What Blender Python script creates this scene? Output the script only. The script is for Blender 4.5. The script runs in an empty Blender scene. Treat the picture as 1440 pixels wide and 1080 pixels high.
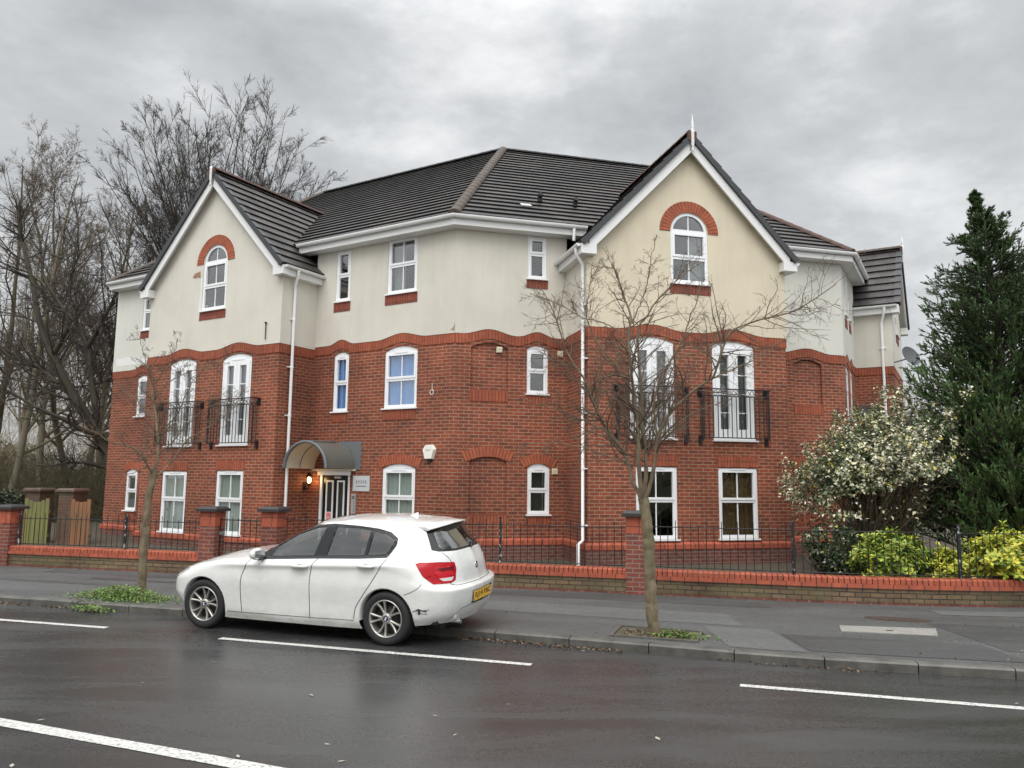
import bpy, bmesh, math, random
import numpy as np
from mathutils import Vector, Matrix
from mathutils.bvhtree import BVHTree
R = math.radians
random.seed(7)
rng = np.random.default_rng(11)
scene = bpy.context.scene
COL = scene.collection

# ------------------------------------------------------------------ camera
CF, CP, CR, CH = 1080.0, .1245, .0108, 1.95     # focal length in photo pixels, pitch, roll, height
_c, _s, _cr, _sr = math.cos(CP), math.sin(CP), math.cos(CR), math.sin(CR)
CX = Vector((1, 0, 0)); CU = Vector((0, -_s, _c)); CD = Vector((0, _c, _s))
CRI = CX * _cr + CU * _sr
CUP = CU * _cr - CX * _sr
cam = bpy.data.cameras.new('camera'); camo = bpy.data.objects.new('camera', cam); COL.objects.link(camo)
m = Matrix.Identity(4)
for i in range(3):
    m[i][0] = CRI[i]; m[i][1] = CUP[i]; m[i][2] = -CD[i]
m[2][3] = CH
camo.matrix_world = m
cam.sensor_width = 36; cam.lens = CF / 1440 * 36
cam.clip_start = .1; cam.clip_end = 3000
scene.camera = camo

# ------------------------------------------------------------------ world, sun, exposure
SUN_EL, SUN_AZ = R(50), R(200)
world = bpy.data.worlds.new('World'); scene.world = world; world.use_nodes = True
def world_nodes():
    nt = world.node_tree; N = nt.nodes; L = nt.links
    for n in list(N): N.remove(n)
    out = N.new('ShaderNodeOutputWorld'); bg = N.new('ShaderNodeBackground')
    sky = N.new('ShaderNodeTexSky'); sky.sky_type = 'NISHITA'; sky.sun_disc = False
    sky.sun_elevation = SUN_EL; sky.sun_rotation = SUN_AZ; sky.dust_density = 3
    tc = N.new('ShaderNodeTexCoord')
    mp = N.new('ShaderNodeMapping'); mp.inputs['Scale'].default_value = (1.0, 1.0, 2.0)
    mp.inputs['Location'].default_value = (3.1, .4, .2)
    L.new(tc.outputs['Generated'], mp.inputs['Vector'])
    n1 = N.new('ShaderNodeTexNoise'); n1.inputs['Scale'].default_value = 3.1; n1.inputs['Detail'].default_value = 7
    n1.inputs['Roughness'].default_value = .60; n1.inputs['Distortion'].default_value = .08
    L.new(mp.outputs[0], n1.inputs['Vector'])
    r1 = N.new('ShaderNodeValToRGB'); L.new(n1.outputs[0], r1.inputs[0])
    el = r1.color_ramp.elements
    el[0].position = .34; el[0].color = (4.0, 4.15, 4.28, 1)
    el[1].position = .68; el[1].color = (7.6, 7.7, 7.75, 1)
    e = el.new(.52); e.color = (5.3, 5.42, 5.5, 1)
    # an overcast sky is much brighter overhead than at the horizon
    sep = N.new('ShaderNodeSeparateXYZ'); L.new(tc.outputs['Generated'], sep.inputs[0])
    mr = N.new('ShaderNodeMapRange'); mr.inputs[1].default_value = .52; mr.inputs[2].default_value = .95
    mr.inputs[3].default_value = 1.0; mr.inputs[4].default_value = 3.3
    L.new(sep.outputs['Z'], mr.inputs[0])
    # ... and on the side where the sun stands behind the cloud
    mr2 = N.new('ShaderNodeMapRange'); mr2.inputs[1].default_value = .1; mr2.inputs[2].default_value = -.8
    mr2.inputs[3].default_value = 1.0; mr2.inputs[4].default_value = 2.2
    L.new(sep.outputs['Y'], mr2.inputs[0])
    mu0 = N.new('ShaderNodeMath'); mu0.operation = 'MULTIPLY'
    L.new(mr.outputs[0], mu0.inputs[0]); L.new(mr2.outputs[0], mu0.inputs[1])
    vm = N.new('ShaderNodeVectorMath'); vm.operation = 'SCALE'
    L.new(r1.outputs[0], vm.inputs[0]); L.new(mu0.outputs[0], vm.inputs['Scale'])
    mix = N.new('ShaderNodeMix'); mix.data_type = 'RGBA'; mix.inputs[0].default_value = .93
    L.new(sky.outputs[0], mix.inputs[6]); L.new(vm.outputs[0], mix.inputs[7])
    L.new(mix.outputs[2], bg.inputs[0]); bg.inputs[1].default_value = .11
    L.new(bg.outputs[0], out.inputs[0])
world_nodes()
sun = bpy.data.lights.new('sun', 'SUN'); sun.energy = .9; sun.angle = R(40); sun.color = (1, .96, .9)
suno = bpy.data.objects.new('sun', sun); COL.objects.link(suno)
suno.rotation_euler = (R(90) - SUN_EL, 0, -SUN_AZ + R(180) if False else math.pi - SUN_AZ)
vs = scene.view_settings
vs.view_transform = 'Standard'; vs.look = 'None'; vs.exposure = 0.18; vs.gamma = 1.0; vs.use_curve_mapping = False
scene.cycles.max_bounces = 6; scene.cycles.transparent_max_bounces = 16
scene.cycles.use_denoising = True

# ------------------------------------------------------------------ helpers
def tag(o, label=None, cat=None, group=None, kind=None):
    if label: o['label'] = label
    if cat: o['category'] = cat
    if group: o['group'] = group
    if kind: o['kind'] = kind
    return o
def empty(name, loc, label, cat, group=None):
    o = bpy.data.objects.new(name, None); COL.objects.link(o); o.location = loc
    o.empty_display_size = .2
    return tag(o, label, cat, group)
def link_mesh(name, me, mats, parent=None, loc=None):
    o = bpy.data.objects.new(name, me); COL.objects.link(o)
    if not isinstance(mats, (list, tuple)): mats = [mats]
    for mt in mats: me.materials.append(mt)
    if parent is not None: o.parent = parent
    if loc is not None: o.location = loc
    return o
class MB:
    """collects polygons and builds them as one mesh"""
    def __init__(s): s.v = []; s.f = []; s.uv = []; s.mi = []; s.sm = []
    def poly(s, pts, uvs=None, mi=0, smooth=False):
        i = len(s.v); s.v += [tuple(p) for p in pts]; s.f.append(tuple(range(i, i + len(pts))))
        s.uv.append(uvs or [(0, 0)] * len(pts)); s.mi.append(mi); s.sm.append(smooth)
    def grid(s, rows, mi=0, smooth=True, close=False, uv=None):
        n, k = len(rows), len(rows[0]); i0 = len(s.v)
        for r in rows: s.v += [tuple(p) for p in r]
        for a in range(n - 1):
            for b in range(k if close else k - 1):
                b2 = (b + 1) % k
                s.f.append((i0 + a * k + b, i0 + a * k + b2, i0 + (a + 1) * k + b2, i0 + (a + 1) * k + b))
                if uv: s.uv.append([uv(a, b), uv(a, b + 1), uv(a + 1, b + 1), uv(a + 1, b)])
                else: s.uv.append([(0, 0)] * 4)
                s.mi.append(mi); s.sm.append(smooth)
    def box8(s, p, mi=0):
        # p: 8 corners, bottom loop then top loop; uv from horizontal run and height
        for q in ((0, 1, 2, 3), (4, 5, 6, 7), (0, 1, 5, 4), (1, 2, 6, 5), (2, 3, 7, 6), (3, 0, 4, 7)):
            pts = [Vector(p[i]) for i in q]
            e = (pts[1] - pts[0]); ln = e.length
            h = (pts[3] - pts[0]).length
            if q[0] in (0, 4) and q[1] in (1, 5) and q[2] in (2, 6):
                uv = [(0, 0), (ln, 0), (ln, h), (0, h)]
            else:
                z0 = pts[0].z; z1 = pts[3].z
                uv = [(0, z0), (ln, z0), (ln, z1), (0, z1)]
            s.poly(pts, uv, mi)
    def box(s, x0, x1, y0, y1, z0, z1, mi=0):
        s.box8([(x0, y0, z0), (x1, y0, z0), (x1, y1, z0), (x0, y1, z0), (x0, y0, z1), (x1, y0, z1), (x1, y1, z1), (x0, y1, z1)], mi)
    def tube(s, path, r, n=8, mi=0, cap=True):
        path = [Vector(p) for p in path]; rows = []
        rr = r if isinstance(r, (list, tuple)) else [r] * len(path)
        ref = None
        for i, p in enumerate(path):
            t = (path[min(i + 1, len(path) - 1)] - path[max(i - 1, 0)])
            if t.length < 1e-9: t = Vector((0, 0, 1))
            t.normalize()
            if ref is None:
                ref = t.orthogonal().normalized()
            a = (ref - t * ref.dot(t)).normalized(); ref = a; b = t.cross(a)
            rows.append([p + (a * math.cos(2 * math.pi * k / n) + b * math.sin(2 * math.pi * k / n)) * rr[i] for k in range(n)])
        s.grid(rows, mi, True, True)
        if cap:
            s.poly(rows[0], None, mi); s.poly(rows[-1], None, mi)
    def build(s, name, mats, parent=None, origin=(0, 0, 0), loc=None, weld=False):
        me = bpy.data.meshes.new(name)
        ox, oy, oz = origin
        me.from_pydata([(x - ox, y - oy, z - oz) for x, y, z in s.v], [], s.f)
        ul = me.uv_layers.new(name='UVMap')
        ul.data.foreach_set('uv', [c for u in s.uv for q in u for c in q])
        me.polygons.foreach_set('material_index', s.mi)
        me.polygons.foreach_set('use_smooth', s.sm)
        if weld:
            bm = bmesh.new(); bm.from_mesh(me); bmesh.ops.remove_doubles(bm, verts=bm.verts, dist=1e-5)
            bm.to_mesh(me); bm.free()
        me.update()
        return link_mesh(name, me, mats, parent, loc)
def np_mesh(name, V, Q, mats, parent=None, mi=None, smooth=True, loc=None):
    """quads from numpy arrays, fast"""
    V = np.asarray(V, np.float32); Q = np.asarray(Q, np.int32)
    me = bpy.data.meshes.new(name); k = Q.shape[1]
    me.vertices.add(len(V)); me.vertices.foreach_set('co', V.ravel())
    me.loops.add(Q.size); me.loops.foreach_set('vertex_index', Q.ravel())
    me.polygons.add(len(Q)); me.polygons.foreach_set('loop_start', np.arange(0, Q.size, k, dtype=np.int32))
    me.polygons.foreach_set('loop_total', np.full(len(Q), k, np.int32))
    if mi is not None: me.polygons.foreach_set('material_index', np.asarray(mi, np.int32))
    me.polygons.foreach_set('use_smooth', np.full(len(Q), smooth))
    me.update(calc_edges=True)
    return link_mesh(name, me, mats, parent, loc)
def sweep(mb, path, prof, close_prof=True, mi=0, caps=True, smooth=False, u0=0.0):
    """profile [(outward, z)] along a ground path; outward is to the right of travel, corners mitred"""
    P = [Vector((p[0], p[1], 0)) for p in path]; n = len(P); nrm = []
    for i in range(n):
        d0 = (P[i] - P[i - 1]).normalized() if i else None
        d1 = (P[i + 1] - P[i]).normalized() if i < n - 1 else None
        a = Vector((d0.y, -d0.x, 0)) if d0 else None; b = Vector((d1.y, -d1.x, 0)) if d1 else None
        if a is None: w = b
        elif b is None: w = a
        else:
            w = (a + b).normalized(); w = w / max(.3, w.dot(a))
        nrm.append(w)
    cum = [u0]
    for i in range(1, n): cum.append(cum[-1] + (P[i] - P[i - 1]).length)
    k = len(prof); per = [0.0]
    for j in range(1, k + 1):
        a, b = prof[j - 1], prof[j % k]; per.append(per[-1] + math.hypot(a[0] - b[0], a[1] - b[1]))
    rows = [[P[i] + nrm[i] * o + Vector((0, 0, z)) for o, z in prof] for i in range(n)]
    m_ = k if close_prof else k - 1
    for i in range(n - 1):
        for j in range(m_):
            j2 = (j + 1) % k
            mb.poly([rows[i][j], rows[i + 1][j], rows[i + 1][j2], rows[i][j2]],
                    [(cum[i], per[j]), (cum[i + 1], per[j]), (cum[i + 1], per[j + 1]), (cum[i], per[j + 1])], mi, smooth)
    if caps and close_prof:
        mb.poly(rows[0], [(0, 0)] * k, mi); mb.poly(rows[-1], [(0, 0)] * k, mi)

# ------------------------------------------------------------------ materials
def mat(name, rgb, rough=.6, metal=0.0, spec=None, coat=0.0):
    mt = bpy.data.materials.new(name); mt.use_nodes = True
    b = mt.node_tree.nodes['Principled BSDF']
    b.inputs['Base Color'].default_value = (*rgb, 1); b.inputs['Roughness'].default_value = rough
    b.inputs['Metallic'].default_value = metal
    if spec is not None: b.inputs['Specular IOR Level'].default_value = spec
    if coat: b.inputs['Coat Weight'].default_value = coat; b.inputs['Coat Roughness'].default_value = .04
    return mt
class NT:
    def __init__(s, mt): s.nt = mt.node_tree; s.N = s.nt.nodes; s.L = s.nt.links; s.b = s.N.get('Principled BSDF')
    def new(s, t, **kw):
        n = s.N.new(t)
        for k, v in kw.items(): setattr(n, k, v)
        return n
    def coord(s, which='Object', scale=(1, 1, 1), loc=(0, 0, 0), rot=(0, 0, 0)):
        if which == 'World':
            tc = s.new('ShaderNodeNewGeometry'); o = tc.outputs['Position']
        else:
            tc = s.new('ShaderNodeTexCoord'); o = tc.outputs[which]
        mp = s.new('ShaderNodeMapping'); mp.inputs['Scale'].default_value = scale; mp.inputs['Location'].default_value = loc
        mp.inputs['Rotation'].default_value = rot
        s.L.new(o, mp.inputs[0]); return mp.outputs[0]
    def noise(s, vec, scale, detail=5, rough=.55, dist=0):
        n = s.new('ShaderNodeTexNoise'); n.inputs['Scale'].default_value = scale; n.inputs['Detail'].default_value = detail
        n.inputs['Roughness'].default_value = rough; n.inputs['Distortion'].default_value = dist
        s.L.new(vec, n.inputs['Vector']); return n.outputs[0]
    def ramp(s, fac, stops):
        r = s.new('ShaderNodeValToRGB'); el = r.color_ramp.elements
        while len(el) < len(stops): el.new(.5)
        for e, (p, c) in zip(el, stops):
            e.position = p; e.color = (c, c, c, 1) if not isinstance(c, tuple) else (*c, 1)
        s.L.new(fac, r.inputs[0]); return r.outputs[0]
    def mix(s, fac, a, b, mode='MIX'):
        n = s.new('ShaderNodeMix', data_type='RGBA', blend_type=mode)
        for i, v in ((0, fac), (6, a), (7, b)):
            if isinstance(v, (int, float)): n.inputs[i].default_value = v
            elif isinstance(v, tuple): n.inputs[i].default_value = (*v, 1)
            else: s.L.new(v, n.inputs[i])
        return n.outputs[2]
    def math(s, op, a, b=None):
        n = s.new('ShaderNodeMath', operation=op)
        for i, v in ((0, a), (1, b)):
            if v is None: continue
            if isinstance(v, (int, float)): n.inputs[i].default_value = v
            else: s.L.new(v, n.inputs[i])
        return n.outputs[0]
    def bump(s, h, strength=.3, dist=.01):
        n = s.new('ShaderNodeBump'); n.inputs['Strength'].default_value = strength; n.inputs['Distance'].default_value = dist
        s.L.new(h, n.inputs['Height']); s.L.new(n.outputs[0], s.b.inputs['Normal'])
    def col(s, o): s.L.new(o, s.b.inputs['Base Color'])
    def rough(s, o): s.L.new(o, s.b.inputs['Roughness'])
def brick_mat(name, c1, c2, mortar, bw=.225, bh=.075, ms=.009, offset=.5, dark=.55, damp=0, moss=None, swap=False):
    mt = mat(name, c1, .8); t = NT(mt)
    v = t.coord('UV', rot=(0, 0, R(90)) if swap else (0, 0, 0))
    br = t.new('ShaderNodeTexBrick'); br.offset = offset; br.squash = 1
    br.inputs['Scale'].default_value = 1; br.inputs['Brick Width'].default_value = bw; br.inputs['Row Height'].default_value = bh
    br.inputs['Mortar Size'].default_value = ms; br.inputs['Mortar Smooth'].default_value = .15; br.inputs['Bias'].default_value = -.25
    br.inputs['Color1'].default_value = (*c1, 1); br.inputs['Color2'].default_value = (*c2, 1); br.inputs['Mortar'].default_value = (*mortar, 1)
    t.L.new(v, br.inputs['Vector'])
    w = t.coord('World')
    n1 = t.ramp(t.noise(w, .55, 5, .6), [(.3, dark), (.62, 1.06)])
    n2 = t.ramp(t.noise(w, 9, 4, .6), [(.25, .72), (.7, 1.12)])
    c = t.mix(1.0, br.outputs['Color'], n1, 'MULTIPLY'); c = t.mix(1.0, c, n2, 'MULTIPLY')
    if moss:
        mm = t.ramp(t.noise(w, 2.3, 6, .65), [(.42, 0.0), (.6, 1.0)])
        c = t.mix(t.math('MULTIPLY', mm, moss[1]), c, moss[0])
    t.col(c)
    if damp:
        t.rough(t.ramp(t.noise(w, 1.5, 4), [(.35, .32), (.65, .75)]))
    inv = t.math('SUBTRACT', 1.0, br.outputs['Fac'])
    t.bump(inv, .5, .006)
    return mt
M = {}
M['brick'] = brick_mat('red_brick', (.288, .061, .027), (.140, .036, .022), (.35, .22, .14), dark=.55)
M['brick_low'] = brick_mat('damp_brick', (.17, .055, .040), (.115, .042, .034), (.20, .15, .12), dark=.7, damp=1)
M['orange'] = brick_mat('orange_soldier_brick', (.375, .092, .040), (.28, .064, .031), (.14, .052, .032), bw=.075, bh=.60, offset=0, ms=.009, dark=.72)
M['arch'] = brick_mat('arch_brick', (.42, .105, .046), (.33, .075, .036), (.15, .06, .035), bw=.075, bh=.60, offset=0, ms=.010, dark=.82)
M['sillbrick'] = brick_mat('sill_brick', (.30, .068, .038), (.22, .050, .03), (.11, .045, .03), bw=.075, bh=.60, offset=0, ms=.010, dark=.8)
M['coping'] = brick_mat('coping_brick', (.40, .098, .050), (.30, .072, .04), (.06, .028, .022), bw=.082, bh=.60, offset=0, ms=.012, dark=.8)
M['coping2'] = brick_mat('coping_course_brick', (.41, .098, .050), (.33, .078, .042), (.08, .038, .03), bw=.225, bh=.60, offset=0, ms=.008, dark=.8)
M['wallbase'] = brick_mat('mossy_brick', (.25, .165, .095), (.15, .09, .058), (.04, .034, .026), dark=.34, damp=1, moss=((.115, .105, .045), .5))
M['pier'] = brick_mat('pier_brick', (.25, .060, .038), (.135, .043, .034), (.26, .19, .15), dark=.55, damp=1)
M['oldpier'] = brick_mat('old_pier_brick', (.16, .075, .05), (.10, .05, .04), (.12, .09, .07), dark=.5, damp=1, moss=((.07, .07, .04), .6))
def render_mat(name, rgb, stain=.88):
    mt = mat(name, rgb, .85); t = NT(mt); w = t.coord('World')
    a = t.ramp(t.noise(w, .8, 6, .6), [(.3, stain), (.5, .97), (.7, 1.03)])
    w2 = t.coord('World', scale=(5, 5, .5))
    b = t.ramp(t.noise(w2, 1.2, 5, .6), [(.3, .96), (.6, 1.01)])
    c = t.mix(1.0, rgb, a, 'MULTIPLY'); c = t.mix(1.0, c, b, 'MULTIPLY'); t.col(c)
    t.bump(t.noise(w, 60, 3), .25, .004); return mt
M['render'] = render_mat('pale_render', (.64, .605, .53))
M['render_y'] = render_mat('cream_yellow_render', (.66, .585, .445))
M['render_w'] = render_mat('white_grey_render', (.64, .63, .57))
M['upvc'] = mat('white_upvc', (.82, .83, .84), .3)
M['upvc_old'] = mat('white_fascia', (.74, .74, .73), .4)
M['pipe'] = mat('white_pipe', (.80, .80, .79), .35)
M['black'] = mat('black_metal', (.012, .012, .013), .45)
M['rubber'] = mat('black_rubber', (.013, .013, .014), .75)
M['lead'] = mat('grey_lead', (.15, .158, .165), .55, .2)
M['gfrp'] = mat('grey_canopy', (.12, .122, .108), .35)
M['cream'] = mat('cream_lining', (.66, .60, .48), .6)
M['doorblack'] = mat('black_door', (.008, .008, .009), .25)
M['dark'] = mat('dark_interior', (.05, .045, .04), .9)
M['blind'] = mat('pale_green_blind', (.60, .66, .60), .8)
M['curtain'] = mat('grey_net_curtain', (.36, .37, .36), .9)
M['bluecurtain'] = mat('blue_curtain', (.20, .46, .90), .8)
M['tan'] = mat('tan_curtain', (.20, .12, .05), .9)
M['cap'] = mat('dark_stone_cap', (.035, .033, .033), .5)
M['ivory'] = mat('ivory_plastic', (.72, .68, .50), .5)
M['silver'] = mat('silver_panel', (.55, .55, .54), .35, .6)
def tile_mat(name, c1, c2):
    mt = mat(name, c1, .5); t = NT(mt); v = t.coord('UV')
    br = t.new('ShaderNodeTexBrick'); br.offset = .5
    br.inputs['Scale'].default_value = 1; br.inputs['Brick Width'].default_value = .33; br.inputs['Row Height'].default_value = .34
    br.inputs['Mortar Size'].default_value = .004; br.inputs['Color1'].default_value = (*c1, 1); br.inputs['Color2'].default_value = (*c2, 1)
    br.inputs['Mortar'].default_value = (.008, .008, .008, 1)
    t.L.new(v, br.inputs['Vector']); w = t.coord('World')
    n = t.ramp(t.noise(w, 1.1, 6, .62), [(.3, .55), (.5, .95), (.7, 1.5)])
    n2 = t.ramp(t.noise(w, 14, 4, .6), [(.3, .75), (.7, 1.2)])
    c = t.mix(1.0, br.outputs['Color'], n, 'MULTIPLY'); c = t.mix(1.0, c, n2, 'MULTIPLY'); t.col(c)
    t.rough(t.ramp(t.noise(w, 3, 5), [(.3, .38), (.7, .7)]))
    return mt
M['tile'] = tile_mat('slate_grey_tile', (.038, .033, .031), (.066, .056, .051))
M['tile_b'] = tile_mat('brown_grey_tile', (.052, .042, .037), (.040, .034, .031))
def rough_mat(name, a, b, sc=3, rough=.7, bumpk=.3):
    mt = mat(name, a, rough); t = NT(mt); w = t.coord('World')
    t.col(t.mix(t.ramp(t.noise(w, sc, 6, .65), [(.35, 0.0), (.65, 1.0)]), a, b)); t.bump(t.noise(w, sc * 6, 4), bumpk, .01); return mt
M['ridge'] = rough_mat('weathered_ridge_tile', (.10, .070, .050), (.055, .045, .038), 5)
M['ridge_red'] = rough_mat('red_ridge_tile', (.105, .045, .032), (.06, .034, .027), 5)
M['verge'] = rough_mat('dark_verge_tile', (.030, .032, .036), (.045, .045, .048), 4, .45)
def glass_mat(name, tint=(.9, .95, .95), dark=.25, f0=.09):
    mt = bpy.data.materials.new(name); mt.use_nodes = True; nt = mt.node_tree
    for n in list(nt.nodes): nt.nodes.remove(n)
    out = nt.nodes.new('ShaderNodeOutputMaterial'); tr = nt.nodes.new('ShaderNodeBsdfTransparent'); gl = nt.nodes.new('ShaderNodeBsdfGlossy')
    mx = nt.nodes.new('ShaderNodeMixShader'); fr = nt.nodes.new('ShaderNodeLayerWeight'); fr.inputs[0].default_value = .35
    mr = nt.nodes.new('ShaderNodeMapRange'); mr.inputs[3].default_value = f0; mr.inputs[4].default_value = .75
    nt.links.new(fr.outputs['Facing'], mr.inputs[0]); nt.links.new(mr.outputs[0], mx.inputs[0])
    tr.inputs[0].default_value = (*[c * dark for c in tint], 1); gl.inputs['Roughness'].default_value = .02
    nt.links.new(tr.outputs[0], mx.inputs[1]); nt.links.new(gl.outputs[0], mx.inputs[2]); nt.links.new(mx.outputs[0], out.inputs[0])
    return mt
M['glass'] = glass_mat('window_glass', dark=.80, f0=.12)
M['carglass'] = glass_mat('car_glass', (.74, .90, .85), .66, .08)
# ------------------------------------------------------------------ the apartment building
class Fac:
    """a facade frame: s along the wall, d outward, z up"""
    def __init__(f, o, u, n): f.o = Vector(o); f.u = Vector(u).normalized(); f.n = Vector(n).normalized()
    def P(f, s, d, z): p = f.o + f.u * s + f.n * d; return Vector((p.x, p.y, z))
    def sub(f, s, d=0): # return wall at s, running outward, facing toward smaller s
        return Fac(f.o + f.u * s + f.n * d, f.n, -f.u)
def dirv(deg): return Vector((math.cos(R(deg)), math.sin(R(deg)), 0))
Cn = Vector((-1.259, 16.6, 0))
FL = Fac(Cn, dirv(149.5), (-math.sin(R(30.5)), -math.cos(R(30.5)), 0))
FR = Fac(Cn, dirv(14.5), (math.sin(R(14.5)), -math.cos(R(14.5)), 0))
En = Cn + FR.u * 9.9
FS = Fac(En, dirv(59.5), (math.sin(R(59.5)), -math.cos(R(59.5)), 0))
Dn = Cn + FL.u * 12.47
FW = Fac(Dn, dirv(104.5), (-math.cos(R(14.5)), -math.sin(R(14.5)), 0))
SL0, SL1, DL = 4.206, 9.15, 1.123
SR0, SR1, DR = 2.565, 7.28, 1.428
SS0, SS1, DS = 2.45, 5.95, .95
B = empty('apartment_building', Cn, 'red brick and pale render block of flats with tiled roof and white windows', 'building')
BO = tuple(Cn)
def bpart(mb, name, m, parent=None):
    return mb.build(name, m, parent or B, origin=BO)
def fbox(mb, F, s0, s1, d0, d1, z0, z1, mi=0):
    mb.box8([F.P(s0, d0, z0), F.P(s1, d0, z0), F.P(s1, d1, z0), F.P(s0, d1, z0),
             F.P(s0, d0, z1), F.P(s1, d0, z1), F.P(s1, d1, z1), F.P(s0, d1, z1)], mi)
def archf(s0, s1, z1, rise):
    c = (s0 + s1) / 2; h = (s1 - s0) / 2
    if rise <= 0: return lambda s: z1
    if rise > h * .95: return lambda s: z1 + rise * math.sqrt(max(0, 1 - ((s - c) / h) ** 2))
    rad = (h * h + rise * rise) / (2 * rise)
    return lambda s: z1 + math.sqrt(max(0, rad * rad - (s - c) ** 2)) - (rad - rise)
def wall(mb, F, d, s0, s1, zb, zt, ops=(), rev=.10, extra=(), mi=0, u0=0.0):
    """vertical strips between zb(s) and zt(s) with openings (s0,s1,z0,z1,rise) and their reveals"""
    if not callable(zb): zb_ = zb; zb = lambda s: zb_
    if not callable(zt): zt_ = zt; zt = lambda s: zt_
    br = {s0, s1} | {e for e in extra if s0 < e < s1}
    for o in ops:
        k = 14 if o[4] > 0 else 1
        for i in range(k + 1): br.add(o[0] + (o[1] - o[0]) * i / k)
    br = sorted(b for b in br if s0 - 1e-6 <= b <= s1 + 1e-6)
    br2 = [br[0]]
    for b in br[1:]:
        if b - br2[-1] > 1e-5: br2.append(b)
    for a, b in zip(br2[:-1], br2[1:]):
        e = 1e-7; ia, ib = a + e, b - e
        segs = [(zb(ia), zb(ib))]; bounds = []
        for o in sorted([o for o in ops if o[0] <= a + 1e-6 and o[1] >= b - 1e-6], key=lambda o: o[2]):
            f = archf(o[0], o[1], o[3], o[4]); bounds.append(((o[2], o[2]), (f(a), f(b))))
        lo = segs[0]
        for (bot, top) in bounds + [((zt(ia), zt(ib)), None)]:
            if bot[0] - lo[0] > 1e-4 or bot[1] - lo[1] > 1e-4:
                mb.poly([F.P(a, d, lo[0]), F.P(b, d, lo[1]), F.P(b, d, bot[1]), F.P(a, d, bot[0])],
                        [(u0 + a, lo[0]), (u0 + b, lo[1]), (u0 + b, bot[1]), (u0 + a, bot[0])], mi)
            if top: lo = top
    for o in ops:
        f = archf(o[0], o[1], o[3], o[4]); k = 14 if o[4] > 0 else 1
        pts = [(o[0], o[2])] + [(o[0] + (o[1] - o[0]) * i / k, f(o[0] + (o[1] - o[0]) * i / k)) for i in range(k + 1)] + [(o[1], o[2])]
        pts = [p for i, p in enumerate(pts) if i == 0 or (abs(p[0] - pts[i - 1][0]) + abs(p[1] - pts[i - 1][1])) > 1e-6]
        for (sa, za), (sb, zb2) in zip(pts, pts[1:] + pts[:1]):
            mb.poly([F.P(sa, d, za), F.P(sb, d, zb2), F.P(sb, d - rev, zb2), F.P(sa, d - rev, za)],
                    [(u0 + sa, za), (u0 + sb, zb2), (u0 + sb + rev, zb2), (u0 + sa + rev, za)], mi)

# --- windows -------------------------------------------------------------------------------
def frame4(mb, F, d0, d1, s0, s1, z0, z1, w, wb=None):
    wb = wb or w
    fbox(mb, F, s0, s1, d0, d1, z0, z0 + wb); fbox(mb, F, s0, s1, d0, d1, z1 - w, z1)
    fbox(mb, F, s0, s0 + w, d0, d1, z0 + wb, z1 - w); fbox(mb, F, s1 - w, s1, d0, d1, z0 + wb, z1 - w)
def archplate(mb, F, d0, d1, s0, s1, z1, rise, inner=None):
    f = archf(s0, s1, z1, rise); k = 14
    S_ = [s0 + (s1 - s0) * i / k for i in range(k + 1)]
    for a, b in zip(S_[:-1], S_[1:]):
        mb.poly([F.P(a, d1, z1), F.P(b, d1, z1), F.P(b, d1, f(b)), F.P(a, d1, f(a))])
        mb.poly([F.P(a, d0, f(a)), F.P(b, d0, f(b)), F.P(b, d1, f(b)), F.P(a, d1, f(a))])
def curtain(F, d, s0, s1, z0, z1, m, parent, name='curtain', amp=.025, wl=.11):
    mb = MB(); n = max(6, int((s1 - s0) / .022)); rows = []
    ph = random.random() * 6
    for z in (z0, z1):
        rows.append([F.P(s0 + (s1 - s0) * i / n, d + amp * math.sin(ph + (s1 - s0) * i / n / wl * 6.28) + amp * .4 * math.sin(ph * 2 + i * .9), z) for i in range(n + 1)])
    mb.grid(rows); return bpart(mb, name, m, parent or B)
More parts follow.
